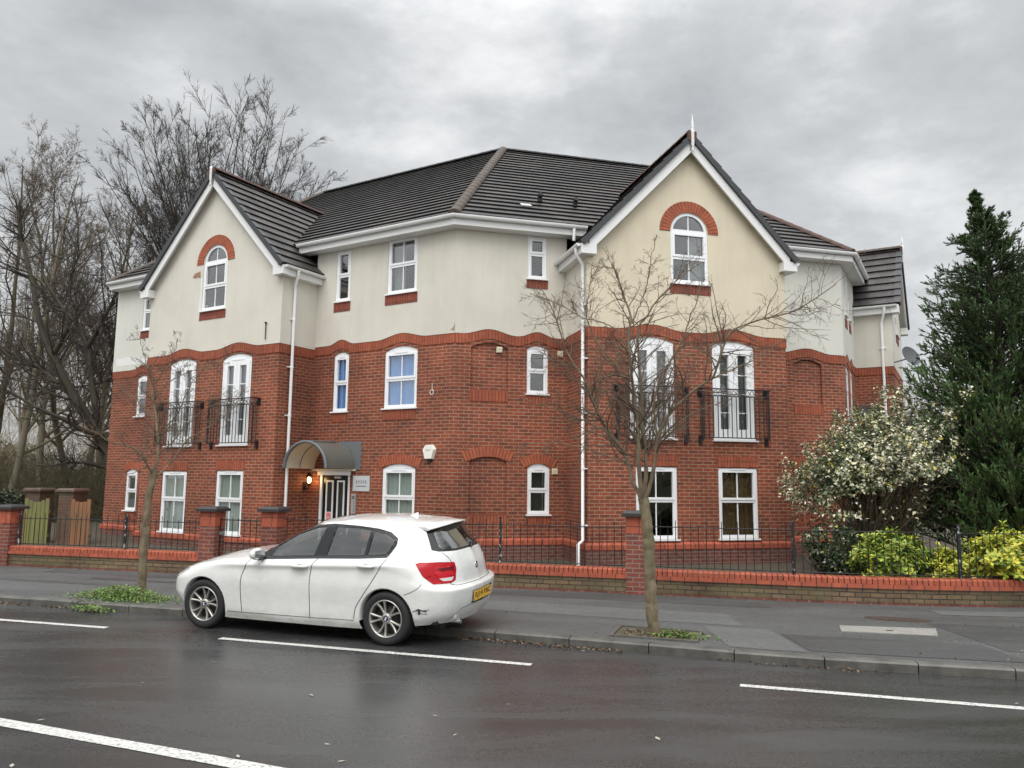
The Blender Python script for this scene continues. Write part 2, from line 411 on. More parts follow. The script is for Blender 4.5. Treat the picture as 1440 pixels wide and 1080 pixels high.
def window(F, d, s0, s1, z0, z1, rise=0, split=.53, bars=1, cover=None, sill=True, top_open=0, covamt=1.0, lab=None):
    """a white window in an opening: frame (the part), pane, sill and what hangs behind it (sub-parts)"""
    di = d - .075; do = d - .02
    f = MB(); W = .062
    frame4(f, F, di, do, s0, s1, z0, z1, W, .075)
    zs = z0 + (z1 - z0) * split
    fbox(f, F, s0 + W, s1 - W, di, do - .004, zs - .035, zs + .035)
    # sash of the upper light
    frame4(f, F, di + .01, do + .012, s0 + W - .015, s1 - W + .015, zs + .02, z1 - W + .015, .05)
    fbox(f, F, s0 + W, s0 + W + .028, di + .008, do - .012, z0 + .075, zs - .035)
    fbox(f, F, s1 - W - .028, s1 - W, di + .008, do - .012, z0 + .075, zs - .035)
    if bars:
        sm = (s0 + s1) / 2
        fbox(f, F, sm - .011, sm + .011, di + .012, do - .018, z0 + .075, zs - .035)
        fbox(f, F, sm - .011, sm + .011, di + .012, do - .018, zs + .07, z1 - W - .035)
    fbox(f, F, s0 + .3 * (s1 - s0), s1 - .3 * (s1 - s0), do + .012, do + .022, z1 - .045, z1 - .020)   # trickle vent
    if rise > 0: archplate(f, F, di, do - .006, s0, s1, z1 + .003, rise - .003)
    o = bpart(f, 'window', M['upvc'])
    if lab: o['label'] = lab
    p = MB(); p.poly([F.P(s0 + .03, di + .02, z0 + .03), F.P(s1 - .03, di + .02, z0 + .03), F.P(s1 - .03, di + .02, z1 - .03), F.P(s0 + .03, di + .02, z1 - .03)])
    bpart(p, 'pane', M['glass'], o)
    if sill:
        s = MB(); fbox(s, F, s0 - .035, s1 + .035, d - .03, d + .055, z0 - .032, z0 - .002); bpart(s, 'sill', M['upvc'], o)
    if cover:
        curtain(F, d - (.12 if cover in ('blind', 'bluecurtain') else .2), s0 + .0, s1 - .0, z0 + (z1 - z0) * (1 - covamt), z1, M[cover], o)
    return o
def arched_window(F, d, s0, s1, z0, zsp, cover=None):
    f = MB(); di, do = d - .075, d - .02; W = .065
    c = (s0 + s1) / 2; h = (s1 - s0) / 2; k = 20
    fbox(f, F, s0, s1, di, do, z0, z0 + .08)
    fbox(f, F, s0, s0 + W, di, do, z0 + .08, zsp); fbox(f, F, s1 - W, s1, di, do, z0 + .08, zsp)
    zm = z0 + (zsp - z0) * .50
    fbox(f, F, s0 + W, s1 - W, di, do - .004, zm - .04, zm + .04); fbox(f, F, s0 + W, s1 - W, di, do - .002, zsp - .05, zsp + .06)
    frame4(f, F, di + .01, do + .012, s0 + W - .012, s1 - W + .012, zm + .02, zsp - .02, .05)
    fbox(f, F, c - .011, c + .011, di + .012, do - .018, z0 + .08, zm - .04)
    fbox(f, F, c - .011, c + .011, di + .012, do - .018, zm + .07, zsp - .07)
    fbox(f, F, c - .011, c + .011, di + .012, do - .018, zsp + .06, zsp + h - W)
    rows = []
    for (r, dd) in ((h, di), (h, do), (h - W, do), (h - W, di)):
        rows.append([F.P(c - r * math.cos(math.pi * i / k), dd, zsp + r * math.sin(math.pi * i / k)) for i in range(k + 1)])
    f.grid(rows, 0, False)
    o = bpart(f, 'arched_window', M['upvc'])
    p = MB(); pts = [F.P(s0 + .03, di + .02, z0 + .03), F.P(s1 - .03, di + .02, z0 + .03)]
    pts += [F.P(c + (h - .03) * math.cos(math.pi * i / k), di + .02, zsp + (h - .03) * math.sin(math.pi * i / k)) for i in range(k + 1)]
    p.poly(pts); bpart(p, 'pane', M['glass'], o)
    s = MB(); fbox(s, F, s0 - .03, s1 + .04, d - .03, d + .06, z0 - .032, z0 - .002); bpart(s, 'sill', M['upvc'], o)
    if cover: curtain(F, d - .2, s0 + .55 * (s1 - s0), s1, z0, zsp, M[cover], o)
    return o
def french_doors(F, d, s0, s1, z0, z1, rise, cover):
    f = MB(); di, do = d - .09, d - .02; W = .075
    frame4(f, F, di, do, s0, s1, z0, z1, W, .06); c = (s0 + s1) / 2
    archplate(f, F, di, do - .006, s0, s1, z1 + .003, rise - .003)
    fbox(f, F, s0 + .28 * (s1 - s0), s1 - .28 * (s1 - s0), do, do + .014, z1 - .05, z1 - .022)
    o = bpart(f, 'french_window', M['upvc'])
    for a, b in ((s0 + W + .004, c - .004), (c + .004, s1 - W - .004)):
        l = MB(); frame4(l, F, di + .01, do + .014, a, b, z0 + .065, z1 - W - .004, .105, .17)
        z = z0 + .235; H = z1 - W - .11 - z
        for t in (.22, .47, .73): fbox(l, F, a + .105, b - .105, di + .02, do - .01, z + H * t - .011, z + H * t + .011)
        bpart(l, 'door_leaf', M['upvc'], o)
    p = MB(); p.poly([F.P(s0 + .05, di + .03, z0 + .05), F.P(s1 - .05, di + .03, z0 + .05), F.P(s1 - .05, di + .03, z1 - .05), F.P(s0 + .05, di + .03, z1 - .05)])
    bpart(p, 'pane', M['glass'], o)
    curtain(F, d - .22, s0 + .02, s1 - .02, z0 + .1, z1, M[cover], o)
    s = MB(); fbox(s, F, s0 - .03, s1 + .03, d - .03, d + .06, z0 - .032, z0 - .002); bpart(s, 'sill', M['upvc'], o)
    return o
def balcony(F, d, s0, s1, z0, z1, proj=.16):
    b = MB(); dd = d + proj
    for z in (z0 + .02, z1 - .15): b.tube([F.P(s0, dd, z), F.P(s1, dd, z)], .011, 6)
    n = 15
    for i in range(n): 
        s = s0 + .03 + (s1 - s0 - .06) * i / (n - 1); b.tube([F.P(s, dd, z0 + .02), F.P(s, dd, z1 - .15)], .0105, 6)
    for i in range(n - 1):     # ring frieze
        sc = s0 + .03 + (s1 - s0 - .06) * (i + .5) / (n - 1); r = .045
        if (s1 - s0) / n < .1: r = .036
        b.tube([F.P(sc + r * math.cos(a), dd, z1 - .085 + r * 1.25 * math.sin(a)) for a in [k * math.pi / 6 for k in range(13)]], .006, 5, cap=False)
    for s in (s0, s1):
        for z in (z0 + .02, z1 - .15): b.tube([F.P(s, d, z), F.P(s, dd, z)], .011, 6)
        for q in (.35, .7): b.tube([F.P(s, d + proj * q, z0 + .02), F.P(s, d + proj * q, z1 - .02)], .008, 6)
        b.tube([F.P(s, dd, z0 - .05), F.P(s, dd, z1)], .012, 6)
    o = bpart(b, 'balcony_railing', M['black'])
    h = MB(); fbox(h, F, s0 - .03, s1 + .03, dd - .025, dd + .025, z1 - .012, z1 + .012)
    for s in (s0, s1): fbox(h, F, s - .02, s + .02, d, dd - .027, z1 - .012, z1 + .012)
    bpart(h, 'handrail', M['black'], o)
    for s in (s0, s1):
        k = MB(); fbox(k, F, s - .035, s + .035, d, d + .05, z0 - .12, z0 + .06); bpart(k, 'bracket', M['black'], o)
        k = MB()
        fbox(k, F, s - .05, s + .05, d, d + .03, z1 - .16, z1 + .01)
        k.tube([F.P(s, d + .03 + .05 * math.sin(t), z1 - .09 + .05 * math.cos(t)) for t in [q * .52 for q in range(13)]], .014, 5, cap=False)
        bpart(k, 'bracket', M['black'], o)
    return o
def soldier(F, d, s0, s1, z0, z1, name='brick_sill', m='sillbrick', t=.012):
    mb = MB(); fbox(mb, F, s0, s1, d, d + t, z0, z1); return bpart(mb, name, M[m])
def arch_ring(F, d, s0, s1, z1, rise, th, t=.014, name='brick_arch', ext=.0):
    """voussoirs following the head of an opening"""
    mb = MB(); c = (s0 + s1) / 2; h = (s1 - s0) / 2 + ext
    if rise > h * .9: rad = h; zc = z1; a0, a1 = math.pi, 0.0
    else:
        rad = (h * h + rise * rise) / (2 * rise); zc = z1 + rise - rad; w = math.asin(min(1, h / rad)); a0, a1 = math.pi / 2 + w, math.pi / 2 - w
    k = 28; A = [a0 + (a1 - a0) * i / k for i in range(k + 1)]
    for a, b in zip(A[:-1], A[1:]):
        q = lambda r, a, dd: F.P(c + r * math.cos(a), dd, zc + r * math.sin(a))
        u = lambda a: (a0 - a) * (rad + th * .5)
        mb.poly([q(rad, a, d + t), q(rad, b, d + t), q(rad + th, b, d + t), q(rad + th, a, d + t)], [(u(a), .02), (u(b), .02), (u(b), .02 + th), (u(a), .02 + th)])
        mb.poly([q(rad + th, a, d), q(rad + th, b, d), q(rad + th, b, d + t), q(rad + th, a, d + t)], [(u(a), .02), (u(b), .02), (u(b), .04), (u(a), .04)])
        mb.poly([q(rad, a, d - .09), q(rad, b, d - .09), q(rad, b, d + t), q(rad, a, d + t)], [(u(a), .02), (u(b), .02), (u(b), .1), (u(a), .1)])
    for a in (a0, a1):
        mb.poly([q(rad, a, d), q(rad + th, a, d), q(rad + th, a, d + t), q(rad, a, d + t)])
    return bpart(mb, name, M['arch'])

BT, BB = 5.15, 4.93           # wavy orange band: top and bottom between the windows
def bumps(lst, A=.125):
    def f(s):
        v = 0.0
        for c, hw in lst:
            x = abs(s - c) / hw
            if x < 1: v = max(v, A * (.5 + .5 * math.cos(math.pi * x)))
        return v
    return f
def band(F, d, s0, s1, lst, dz=0.0):
    g = bumps(lst); n = max(2, int((s1 - s0) / .07)); mb = MB()
    S_ = [s0 + (s1 - s0) * i / n for i in range(n + 1)]; t = .016
    for a, b in zip(S_[:-1], S_[1:]):
        zt = lambda s: BT + dz + g(s)
        zb = lambda s: BB + dz + g(s)
        uv = [(a, .03), (b, .03), (b, .25), (a, .25)]
        mb.poly([F.P(a, d + t, zb(a)), F.P(b, d + t, zb(b)), F.P(b, d + t, zt(b)), F.P(a, d + t, zt(a))], uv)
        mb.poly([F.P(a, d, zb(a)), F.P(b, d, zb(b)), F.P(b, d + t, zb(b)), F.P(a, d + t, zb(a))], uv)
        mb.poly([F.P(a, d, zt(a)), F.P(b, d, zt(b)), F.P(b, d + t, zt(b)), F.P(a, d + t, zt(a))], uv)
    bpart(mb, 'brick_band', M['orange'])
    return lambda s: BT + dz - .004 + g(s)
RT = .024                      # the render stands this far proud of the brick
def rendered(F, d, s0, s1, zb, zt, ops, m, extra=()):
    n = max(2, int((s1 - s0) / .09)); ex = [s0 + (s1 - s0) * i / n for i in range(n + 1)] + list(extra)
    mb = MB(); wall(mb, F, d + RT, s0, s1, zb, zt, ops, .12, ex)
    for a, b in zip(ex[:n], ex[1:n + 1]):        # lower drip edge
        mb.poly([F.P(a, d, zb(a)), F.P(b, d, zb(b)), F.P(b, d + RT, zb(b)), F.P(a, d + RT, zb(a))])
    bpart(mb, 'rendered_wall', M[m])
ZE = 7.62                      # wall top under the main soffit
# ---------- facade L (left of the corner)
Lb = [(3.32, .42), (1.48, .75)]
zL = band(FL, 0, -.006, SL0, Lb)
up_s = (3.10, 3.56, 6.22, 7.48, 0); up_l = (1.08, 1.94, 6.22, 7.54, 0)
mi_s = (3.07, 3.54, 3.53, 4.88, .085); mi_l = (1.02, 1.96, 3.55, 4.86, .115)
gr_l = (1.00, 1.93, .78, 2.18, .11)
door = (2.90, 3.86, .10, 2.13, 0)
w = MB(); wall(w, FL, 0, 0, SL0, .0, lambda s: 5.1 + bumps(Lb)(s), [mi_s, mi_l, gr_l, door], .10, [i * .1 for i in range(43)]); bpart(w, 'brick_wall', M['brick'])
rendered(FL, 0, -RT * .42, SL0, zL, ZE, [up_s, up_l], 'render')
window(FL, RT, *up_s, split=.5, bars=0); window(FL, RT, *up_l, split=.5); curtain(FL, RT - .2, 1.55, 1.92, 6.25, 7.5, M['curtain'], None)
window(FL, 0, *mi_s, split=.5, bars=0, cover='bluecurtain', lab='narrow window with bright blue curtains'); window(FL, 0, *mi_l, split=.5, cover='bluecurtain', lab='wide window with bright blue curtains')
window(FL, 0, *gr_l, cover='blind')
soldier(FL, RT, 3.07, 3.60, 5.96, 6.185); soldier(FL, RT, 1.05, 1.99, 5.96, 6.185)
soldier(FL, 0, 3.08, 3.55, 3.28, 3.495, m='orange'); soldier(FL, 0, 1.03, 1.97, 3.28, 3.515, m='orange')
arch_ring(FL, 0, gr_l[0], gr_l[1], gr_l[3], gr_l[4], .215, ext=.09)
# ---------- facade R (right of the corner)
Rb = [(.78, .62), (1.88, .44)]
zR = band(FR, 0, -.006, SR0, Rb)
r_up = (1.64, 2.08, 6.50, 7.48, 0); r_mi = (1.64, 2.13, 3.87, 4.87, .09); r_gr = (1.67, 2.18, 1.21, 2.22, .10)
bl1 = (.36, 1.20, 3.905, 4.86, .11); bl2 = (.36, 1.20, 1.22, 3.20, .0)
bl2 = (.36, 1.20, 1.24, 3.14, .10)
w = MB(); wall(w, FR, 0, 0, SR0, .0, lambda s: 5.1 + bumps(Rb)(s), [r_mi, r_gr, bl1, (bl2[0], bl2[1], 1.22, 2.34, .11)], .10, [i * .1 for i in range(27)]); bpart(w, 'brick_wall', M['brick'])
w = MB(); wall(w, FR, -.055, .3, 1.26, 1.15, 5.05); bpart(w, 'blind_window_recess', M['brick'])
rendered(FR, 0, -RT * .42, SR0, zR, ZE, [r_up], 'render')
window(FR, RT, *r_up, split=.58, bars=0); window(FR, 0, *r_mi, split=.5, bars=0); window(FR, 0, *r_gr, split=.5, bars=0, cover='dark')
soldier(FR, RT, 1.61, 2.11, 6.27, 6.465); soldier(FR, 0, 1.64, 2.14, 3.62, 3.835, m='orange'); soldier(FR, 0, 1.66, 2.19, .98, 1.175, m='orange')
soldier(FR, 0, .34, 1.22, 3.66, 3.90, m='orange'); soldier(FR, 0, .34, 1.22, 1.0, 1.225, m='orange')
arch_ring(FR, 0, .36, 1.20, 2.34, .11, .215, ext=.09); arch_ring(FR, 0, r_gr[0], r_gr[1], r_gr[3], r_gr[4], .205, ext=.08)
# ---------- gables -----------------------------------------------------------------------
SLP = 1.035
def gable_walls(F, d, s0, s1, doors, grs, arch_c, z_arch, zsp, m, dz, doorz, zeave, first, second):
    sm = (s0 + s1) / 2; hw = (s1 - s0) / 2
    aw = .45; a0, a1 = arch_c - aw, arch_c + aw
    bl = [((a + b) / 2, (b - a) * .78) for a, b in doors]
    z = band(F, d, s0 - .014, s1 + .014, bl, dz)
    ops = [(a, b, doorz[0], doorz[1], .11) for a, b in doors] + [(a, b, c, e, 0) for a, b, c, e in grs]
    w = MB(); wall(w, F, d, s0, s1, 0, lambda s: 5.1 + dz + bumps(bl)(s), ops, .10, [s0 + (s1 - s0) * i / 50 for i in range(51)]); bpart(w, 'brick_wall', M['brick'])
    top = lambda s: zeave + SLP * (hw - abs(s - sm)) + .16
    rendered(F, d, s0 - RT, s1 + RT, z, top, [(a0, a1, z_arch, zsp, aw)], m, [sm])
    arched_window(F, d + RT, a0, a1, z_arch, zsp, 'curtain' if m == 'render_y' else None)
    arch_ring(F, d + RT, a0, a1, zsp, aw, .25, ext=.01)
    soldier(F, d + RT, a0 - .03, a1 + .05, z_arch - .24, z_arch - .035)
    for (a, b), cv in zip(doors, first): french_doors(F, d, a, b, *doorz, .11, cv); 
    for a, b in doors: balcony(F, d, a - .33, b + .24, doorz[0] + .02, doorz[0] + 1.09)
    for (a, b, c, e), cv in zip(grs, second):
        window(F, d, a, b, c, e, cover=cv)
        soldier(F, d, a - .03, b + .03, e + .02, e + .24, 'brick_lintel', 'orange')
    # the two side walls
    for sgn, s in ((-1, s0), (1, s1)):
        G = Fac(F.P(s, 0, 0), F.n, F.u * sgn)
        w = MB(); wall(w, G, 0, 0, d, 0, 5.1 + dz, (), u0=.1); bpart(w, 'brick_wall', M['brick'])
        zz = band(G, 0, 0, d + .016, [], dz)
        rendered(G, 0, 0, d + RT, zz, zeave + .16, [], 'render')
def tiles_poly(mb, F2, poly, b_up, gauge=.34, thick=.042):
    """stepped courses over a convex polygon given as (s, b): b = metres up the slope"""
    bmin = min(p[1] for p in poly); bmax = max(p[1] for p in poly)
    def clip(pl, lim, keep_ge):
        out = []
        for i in range(len(pl)):
            p, q = pl[i], pl[(i + 1) % len(pl)]
            ip = p[1] >= lim - 1e-9 if keep_ge else p[1] <= lim + 1e-9
            iq = q[1] >= lim - 1e-9 if keep_ge else q[1] <= lim + 1e-9
            if ip: out.append(p)
            if ip != iq:
                t = (lim - p[1]) / (q[1] - p[1]); out.append((p[0] + (q[0] - p[0]) * t, lim))
        return out
    k = 0; b = bmin
    while b < bmax - 1e-4:
        c = min(b + gauge, bmax)
        pl = clip(clip(poly, b, True), c, False)
        if len(pl) >= 3:
            lift = lambda q: thick * (1 - (q - b) / gauge) + .004
            mb.poly([F2(p[0], p[1], lift(p[1])) for p in pl], [(p[0], p[1]) for p in pl])
            lo = [p for p in pl if abs(p[1] - b) < 1e-6]
            if len(lo) >= 2:
                x0, x1 = min(p[0] for p in lo), max(p[0] for p in lo)
                mb.poly([F2(x0, b, lift(b)), F2(x1, b, lift(b)), F2(x1, b, -.01), F2(x0, b, -.01)], [(x0, b + .002)] * 4)
        b += gauge
def ridge_line(p, q, r, m, name='ridge_tiles', step=.33):
    p, q = Vector(p), Vector(q); n = max(1, int((q - p).length / step)); mb = MB(); d = (q - p) / n
    side = Vector((d.y, -d.x, 0)).normalized(); upv = side.cross(d.normalized()); upv = upv if upv.z > 0 else -upv
    for i in range(n):
        rows = []
        for t, rr in ((0, r * 1.06), (1.0, r)):
            c = p + d * (i + t)
            rows.append([c + side * rr * math.cos(a) + upv * (rr * .75 * math.sin(a) - .01) for a in [math.pi * k / 8 for k in range(9)]])
        mb.grid(rows); mb.poly(rows[0]); mb.poly(rows[1])
    return bpart(mb, name, m)
def gable_roof(F, d, s0, s1, zeave, back, ridge_m, fin=True, oh=.22, front=.24, tile='tile', finh=.46):
    sm = (s0 + s1) / 2; hw = (s1 - s0) / 2 + oh; zr = zeave + hw * SLP; L = math.sqrt(1 + SLP * SLP)
    df = d + front
    for sg in (-1, 1):
        nv = (F.u * sg * SLP + Vector((0, 0, 1))) / L
        def f2(a, b, h, sg=sg, nv=nv):    # a: along the depth, b: up the slope from the eave
            p = F.P(sm + sg * (hw - b / L), df - a, zeave + b / L * SLP); return p + nv * h
        tr = MB(); D = df - back
        tiles_poly(tr, f2, [(0.02, 0), (D, 0), (D, hw * L), (0.02, hw * L)], 1)
        bpart(tr, 'roof_slope', M[tile])
        # verge, bargeboard, soffit box at the foot
        v = MB(); n = int(hw * L / .34)
        for i in range(n + 1):
            b0, b1 = i * .34, min(hw * L, (i + 1) * .34)
            if b1 - b0 < .02: continue
            lo = .045; hi = .02
            v.box8([f2(-.035, b0, -.09), f2(.12, b0, -.09), f2(.12, b1, -.09), f2(-.035, b1, -.09), f2(-.035, b0, lo), f2(.12, b0, lo), f2(.12, b1, hi), f2(-.035, b1, hi)])
        bpart(v, 'verge', M['verge'])
        bb = MB()
        bb.box8([f2(.02, -.02, -.27), f2(.06, -.02, -.27), f2(.06, hw * L - .22, -.27), f2(.02, hw * L - .22, -.27), f2(.02, .16, -.092), f2(.06, .16, -.092), f2(.06, hw * L - .02, -.092), f2(.02, hw * L - .02, -.092)])
        bb.box8([f2(.06, .0, -.12), f2(front - .002 - RT, .0, -.12), f2(front - .002 - RT, hw * L - .1, -.12), f2(.06, hw * L - .1, -.12), f2(.06, .0, -.095), f2(front - .002 - RT, .0, -.095), f2(front - .002 - RT, hw * L - .1, -.095), f2(.06, hw * L - .1, -.095)])
        sa, sb = sorted((sm + sg * (hw + .0), sm + sg * (hw - oh - .12)))
        fbox(bb, F, sa, sb, d + RT + .003, df - .018, zeave - .24, zeave - .03)
        bpart(bb, 'bargeboard', M['upvc_old'])
        # eaves of the gable: soffit, fascia, gutter running back to the main wall
        g = MB(); sI = sm + sg * (hw - oh); sO = sm + sg * (hw - .02)
        a, b_ = sorted((sI, sO)); fbox(g, F, a, b_, .03, d + RT, zeave - .24, zeave - .21)
        a, b_ = sorted((sO, sO - sg * .025)); fbox(g, F, a, b_, .03, d + RT, zeave - .209, zeave - .02)
        bpart(g, 'fascia', M['upvc_old'])
        gt = MB(); c = sm + sg * (hw + .045)
        rows = [[F.P(c - .055 * math.cos(t), q, zeave - .03 - .062 * math.sin(t)) for t in [math.pi * k / 8 for k in range(9)]] for q in (.03, df - .06)]
        gt.grid(rows); gt.poly(rows[0]); gt.poly(rows[1])
        rows = [[F.P(c - .046 * math.cos(t), q, zeave - .03 - .052 * math.sin(t)) for t in [math.pi * k / 8 for k in range(9)]] for q in (.03, df - .06)]
        gt.grid(rows); bpart(gt, 'gutter', M['pipe'])
    ridge_line(F.P(sm, df, zr + .03), F.P(sm, back, zr + .03), .12, M[ridge_m])
    if fin:
        q = MB(); p = F.P(sm, df + .05, 0)
        prof = [(zr - .42, .012), (zr - .36, .035), (zr - .30, .018), (zr - .22, .04), (zr + .02, .038), (zr + .07, .045)] + ([(zr + .12, .022), (zr + .18, .038), (zr + .24, .026), (zr + finh, .005)] if finh > .2 else [(zr + .10, .01)])
        q.tube([(p.x, p.y, z) for z, r in prof], [r for z, r in prof], 8); bpart(q, 'finial', M['upvc_old'])
        q = MB()
        for sg in (-1, 1):
            fbox(q, F, sm - .10 if sg < 0 else sm + .02, sm - .02 if sg < 0 else sm + .10, df - .02, df + .05, zr - .16, zr + .06)
        bpart(q, 'ridge_end', M['ridge_red'])
ZG = 6.93
gable_walls(FR, DR, SR0, SR1, [(3.50, 4.53), (5.44, 6.47)], [(3.62, 4.56, .76, 2.26), (5.53, 6.47, .76, 2.26)], 4.93, 6.26, 7.42, 'render_y', .03, (2.86, 4.92), ZG, ('curtain', 'curtain'), (None, 'tan'))
gable_walls(FL, DL, SL0, SL1, [(5.13, 6.17), (7.16, 8.19)], [(5.22, 6.17, .60, 2.10), (7.28, 8.24, .58, 2.08)], 6.63, 6.13, 7.36, 'render', -.06, (2.72, 4.83), ZG, ('curtain', 'curtain'), ('blind', 'blind'))
gable_walls(FS, DS, SS0, SS1, [], [], (SS0 + SS1) / 2, 6.26, 7.3, 'render', 0, (2.86, 4.9), ZG - .1, (), ())
gable_roof(FR, DR, SR0, SR1, ZG, -4.0, 'ridge_red')
gable_roof(FL, DL, SL0, SL1, ZG, -4.0, 'ridge_red', finh=.16)
gable_roof(FS, DS, SS0, SS1, ZG - .1, -3.0, 'ridge', finh=.42)
def scar(F, d, pts, m, name='render_damage'):
    mb = MB(); a = [F.P(s, d + .003, z) for s, z in pts]; mb.poly(a); return bpart(mb, name, m)
scar(FL, DL + RT, [(7.20, 7.20), (7.42, 7.16), (7.50, 7.06), (7.38, 7.02), (7.30, 7.05), (7.18, 7.0)], M['brick'])
scar(FL, DL + RT, [(7.085, 7.0), (7.17, 7.02), (7.15, 6.6), (7.19, 6.2), (7.16, 5.95), (7.085, 6.05)], mat('fresh_filler', (.72, .71, .68), .8))
scar(FL, RT, [(-.006, 5.40), (.015, 5.32), (.05, 5.27), (.07, 5.25), (.12, 5.22), (-.005, 5.19)], mat('exposed_render', (.33, .27, .20), .9))
scar(FL, RT, [(10.2, 5.22), (12.3, 5.20), (12.35, 5.42), (11.6, 5.46), (11.3, 5.36), (10.3, 5.38)], mat('pale_repair', (.72, .71, .69), .85))
# ---------- far left wall, far right walls
Wb = [(11.05, .45)]
zW = band(FL, 0, SL1, 12.47 + .006, Wb, -.10)
l_up = (10.62, 11.2, 6.20, 7.2, 0); l_mi = (10.72, 11.25, 3.67, 4.78, .08); l_gr = (10.95, 11.47, .98, 2.06, .09)
w = MB(); wall(w, FL, 0, SL1, 12.47, 0, lambda s: 5.0 + bumps(Wb)(s), [l_mi, l_gr], .10, [SL1 + i * .1 for i in range(33)]); bpart(w, 'brick_wall', M['brick'])
rendered(FL, 0, SL1, 12.47 + RT * .42, zW, ZE, [l_up], 'render_w')
window(FL, RT, *l_up, split=.55, bars=0); window(FL, 0, *l_mi, split=.5, bars=0); window(FL, 0, *l_gr, split=.5, bars=0)
soldier(FL, RT, 10.6, 11.24, 5.96, 6.165); soldier(FL, 0, 10.93, 11.5, .72, .945, m='orange'); arch_ring(FL, 0, l_gr[0], l_gr[1], l_gr[3], l_gr[4], .2, ext=.06)
R1b = [(8.85, .72)]
zR1 = band(FR, 0, SR1, 9.9 + .006, R1b)
w = MB(); wall(w, FR, 0, SR1, 9.9, 0, lambda s: 5.05 + bumps(R1b)(s), [(8.45, 9.25, 3.88, 4.88, .11), (8.45, 9.25, 1.22, 2.3, .11)], .10, [SR1 + i * .1 for i in range(27)], u0=.03); bpart(w, 'brick_wall', M['brick'])
w = MB(); wall(w, FR, -.055, 8.4, 9.3, 1.1, 5.02); bpart(w, 'blind_window_recess', M['brick'])
rendered(FR, 0, SR1, 9.9 + RT * .42, zR1, ZE, [], 'render_w')
soldier(FR, 0, 8.43, 9.27, 3.62, 3.86, m='orange'); soldier(FR, 0, 8.43, 9.27, .98, 1.205, m='orange'); arch_ring(FR, 0, 8.45, 9.25, 2.3, .11, .21, ext=.08)
Sb = [(.62, .45), (1.45, .4)]
zS = band(FS, 0, -.006, SS0, Sb)
s_up = [(.45, .85, 6.3, 7.4, 0), (1.25, 1.6, 6.3, 7.4, 0)]; s_mi = [(.4, .85, 3.6, 4.88, .08), (1.22, 1.62, 3.6, 4.88, .08)]; s_gr = [(.4, .85, 1.0, 2.2, 0), (1.22, 1.62, 1.0, 2.2, 0)]
w = MB(); wall(w, FS, 0, 0, SS0, 0, lambda s: 5.05 + bumps(Sb)(s), s_mi + s_gr, .10, [i * .1 for i in range(25)]); bpart(w, 'brick_wall', M['brick'])
rendered(FS, 0, -RT * .42, SS0, zS, ZE, s_up, 'render_w')
for o in s_up: window(FS, RT, *o, bars=0); soldier(FS, RT, o[0] - .03, o[1] + .03, 5.96, 6.2)
for o in s_mi + s_gr: window(FS, 0, *o, bars=0)
w = MB(); wall(w, FS, 0, SS1, 13, 0, ZE + .1); wall(w, FW, 0, 0, 7.5, 0, ZE + .1); bpart(w, 'brick_wall', M['brick'])
# ---------- main roof
TM = .71; LM = math.sqrt(1 + TM * TM); EZ = 7.72; RD = 5.92; HB = .4142
def main_slope(F, poly, tile='tile'):
    nv = (F.n * TM + Vector((0, 0, 1))) / LM
    def f2(s, b, h): return F.P(s, .35 - b / LM, EZ + b / LM * TM) + nv * h
    mb = MB(); tiles_poly(mb, f2, [(s, (.35 - d) * LM) for s, d in poly], 1); return bpart(mb, 'roof_slope', M[tile])
h0, h1 = -.35 * HB, RD * HB
main_slope(FL, [(h0, .35), (12.47 - h0, .35), (12.47 - h1, -RD), (h1, -RD)])
main_slope(FR, [(h0, .35), (9.9 - h0, .35), (9.9 - h1, -RD), (h1, -RD)])
main_slope(FS, [(h0, .35), (13, .35), (13, -RD), (h1, -RD)])
main_slope(FW, [(h0, .35), (7.5, .35), (7.5, -RD), (h1, -RD)])
ZR_ = EZ + (.35 + RD) * TM
def hp(F, s, d, dz=.0): return F.P(s, d, EZ + (.35 - d) * TM + dz)
ridge_line(hp(FL, h0, .35, .03), hp(FL, h1, -RD, .05), .13, M['ridge'], 'hip_tiles')
ridge_line(hp(FR, 9.9 - h0, .35, .03), hp(FR, 9.9 - h1, -RD, .05), .11, M['ridge_red'], 'hip_tiles')
ridge_line(hp(FL, 12.47 - h0, .35, .02), hp(FL, 12.47 - h1, -RD, .04), .11, M['ridge'], 'hip_tiles')
ridge_line(hp(FL, h1, -RD, .03), hp(FL, 12.47 - h1, -RD, .03), .11, M['tile_b']); ridge_line(hp(FR, h1, -RD, .03), hp(FR, 9.9 - h1, -RD, .03), .11, M['tile_b'])
ridge_line(hp(FS, h1, -RD, .03), hp(FS, 13, -RD, .03), .11, M['tile_b'])
# rear slopes, rear wall and floors close the shell
DB = -8.0
back = [FW.P(7.5, DB, 0), FL.P(12.47 + DB * HB, DB, 0), FL.P(-DB * HB, DB, 0), FR.P(9.9 + DB * HB, DB, 0), FS.P(13, DB, 0)]
ridge = [FW.P(7.5, -RD, ZR_), hp(FL, 12.47 - h1, -RD), hp(FL, h1, -RD), hp(FR, 9.9 - h1, -RD), FS.P(13, -RD, ZR_)]
zbk = ZR_ - (RD - 0) * 0 - (-DB - RD) * TM
w = MB(); rr_ = MB()
for i in range(4):
    a, b = back[i], back[i + 1]; ln = (b - a).length
    w.poly([a, b, Vector((b.x, b.y, zbk)), Vector((a.x, a.y, zbk))], [(0, 0), (ln, 0), (ln, zbk), (0, zbk)])
    rr_.poly([Vector((a.x, a.y, zbk)), Vector((b.x, b.y, zbk)), ridge[i + 1], ridge[i]], [(0, 0), (ln, 0), (ln, 2.5), (0, 2.5)])
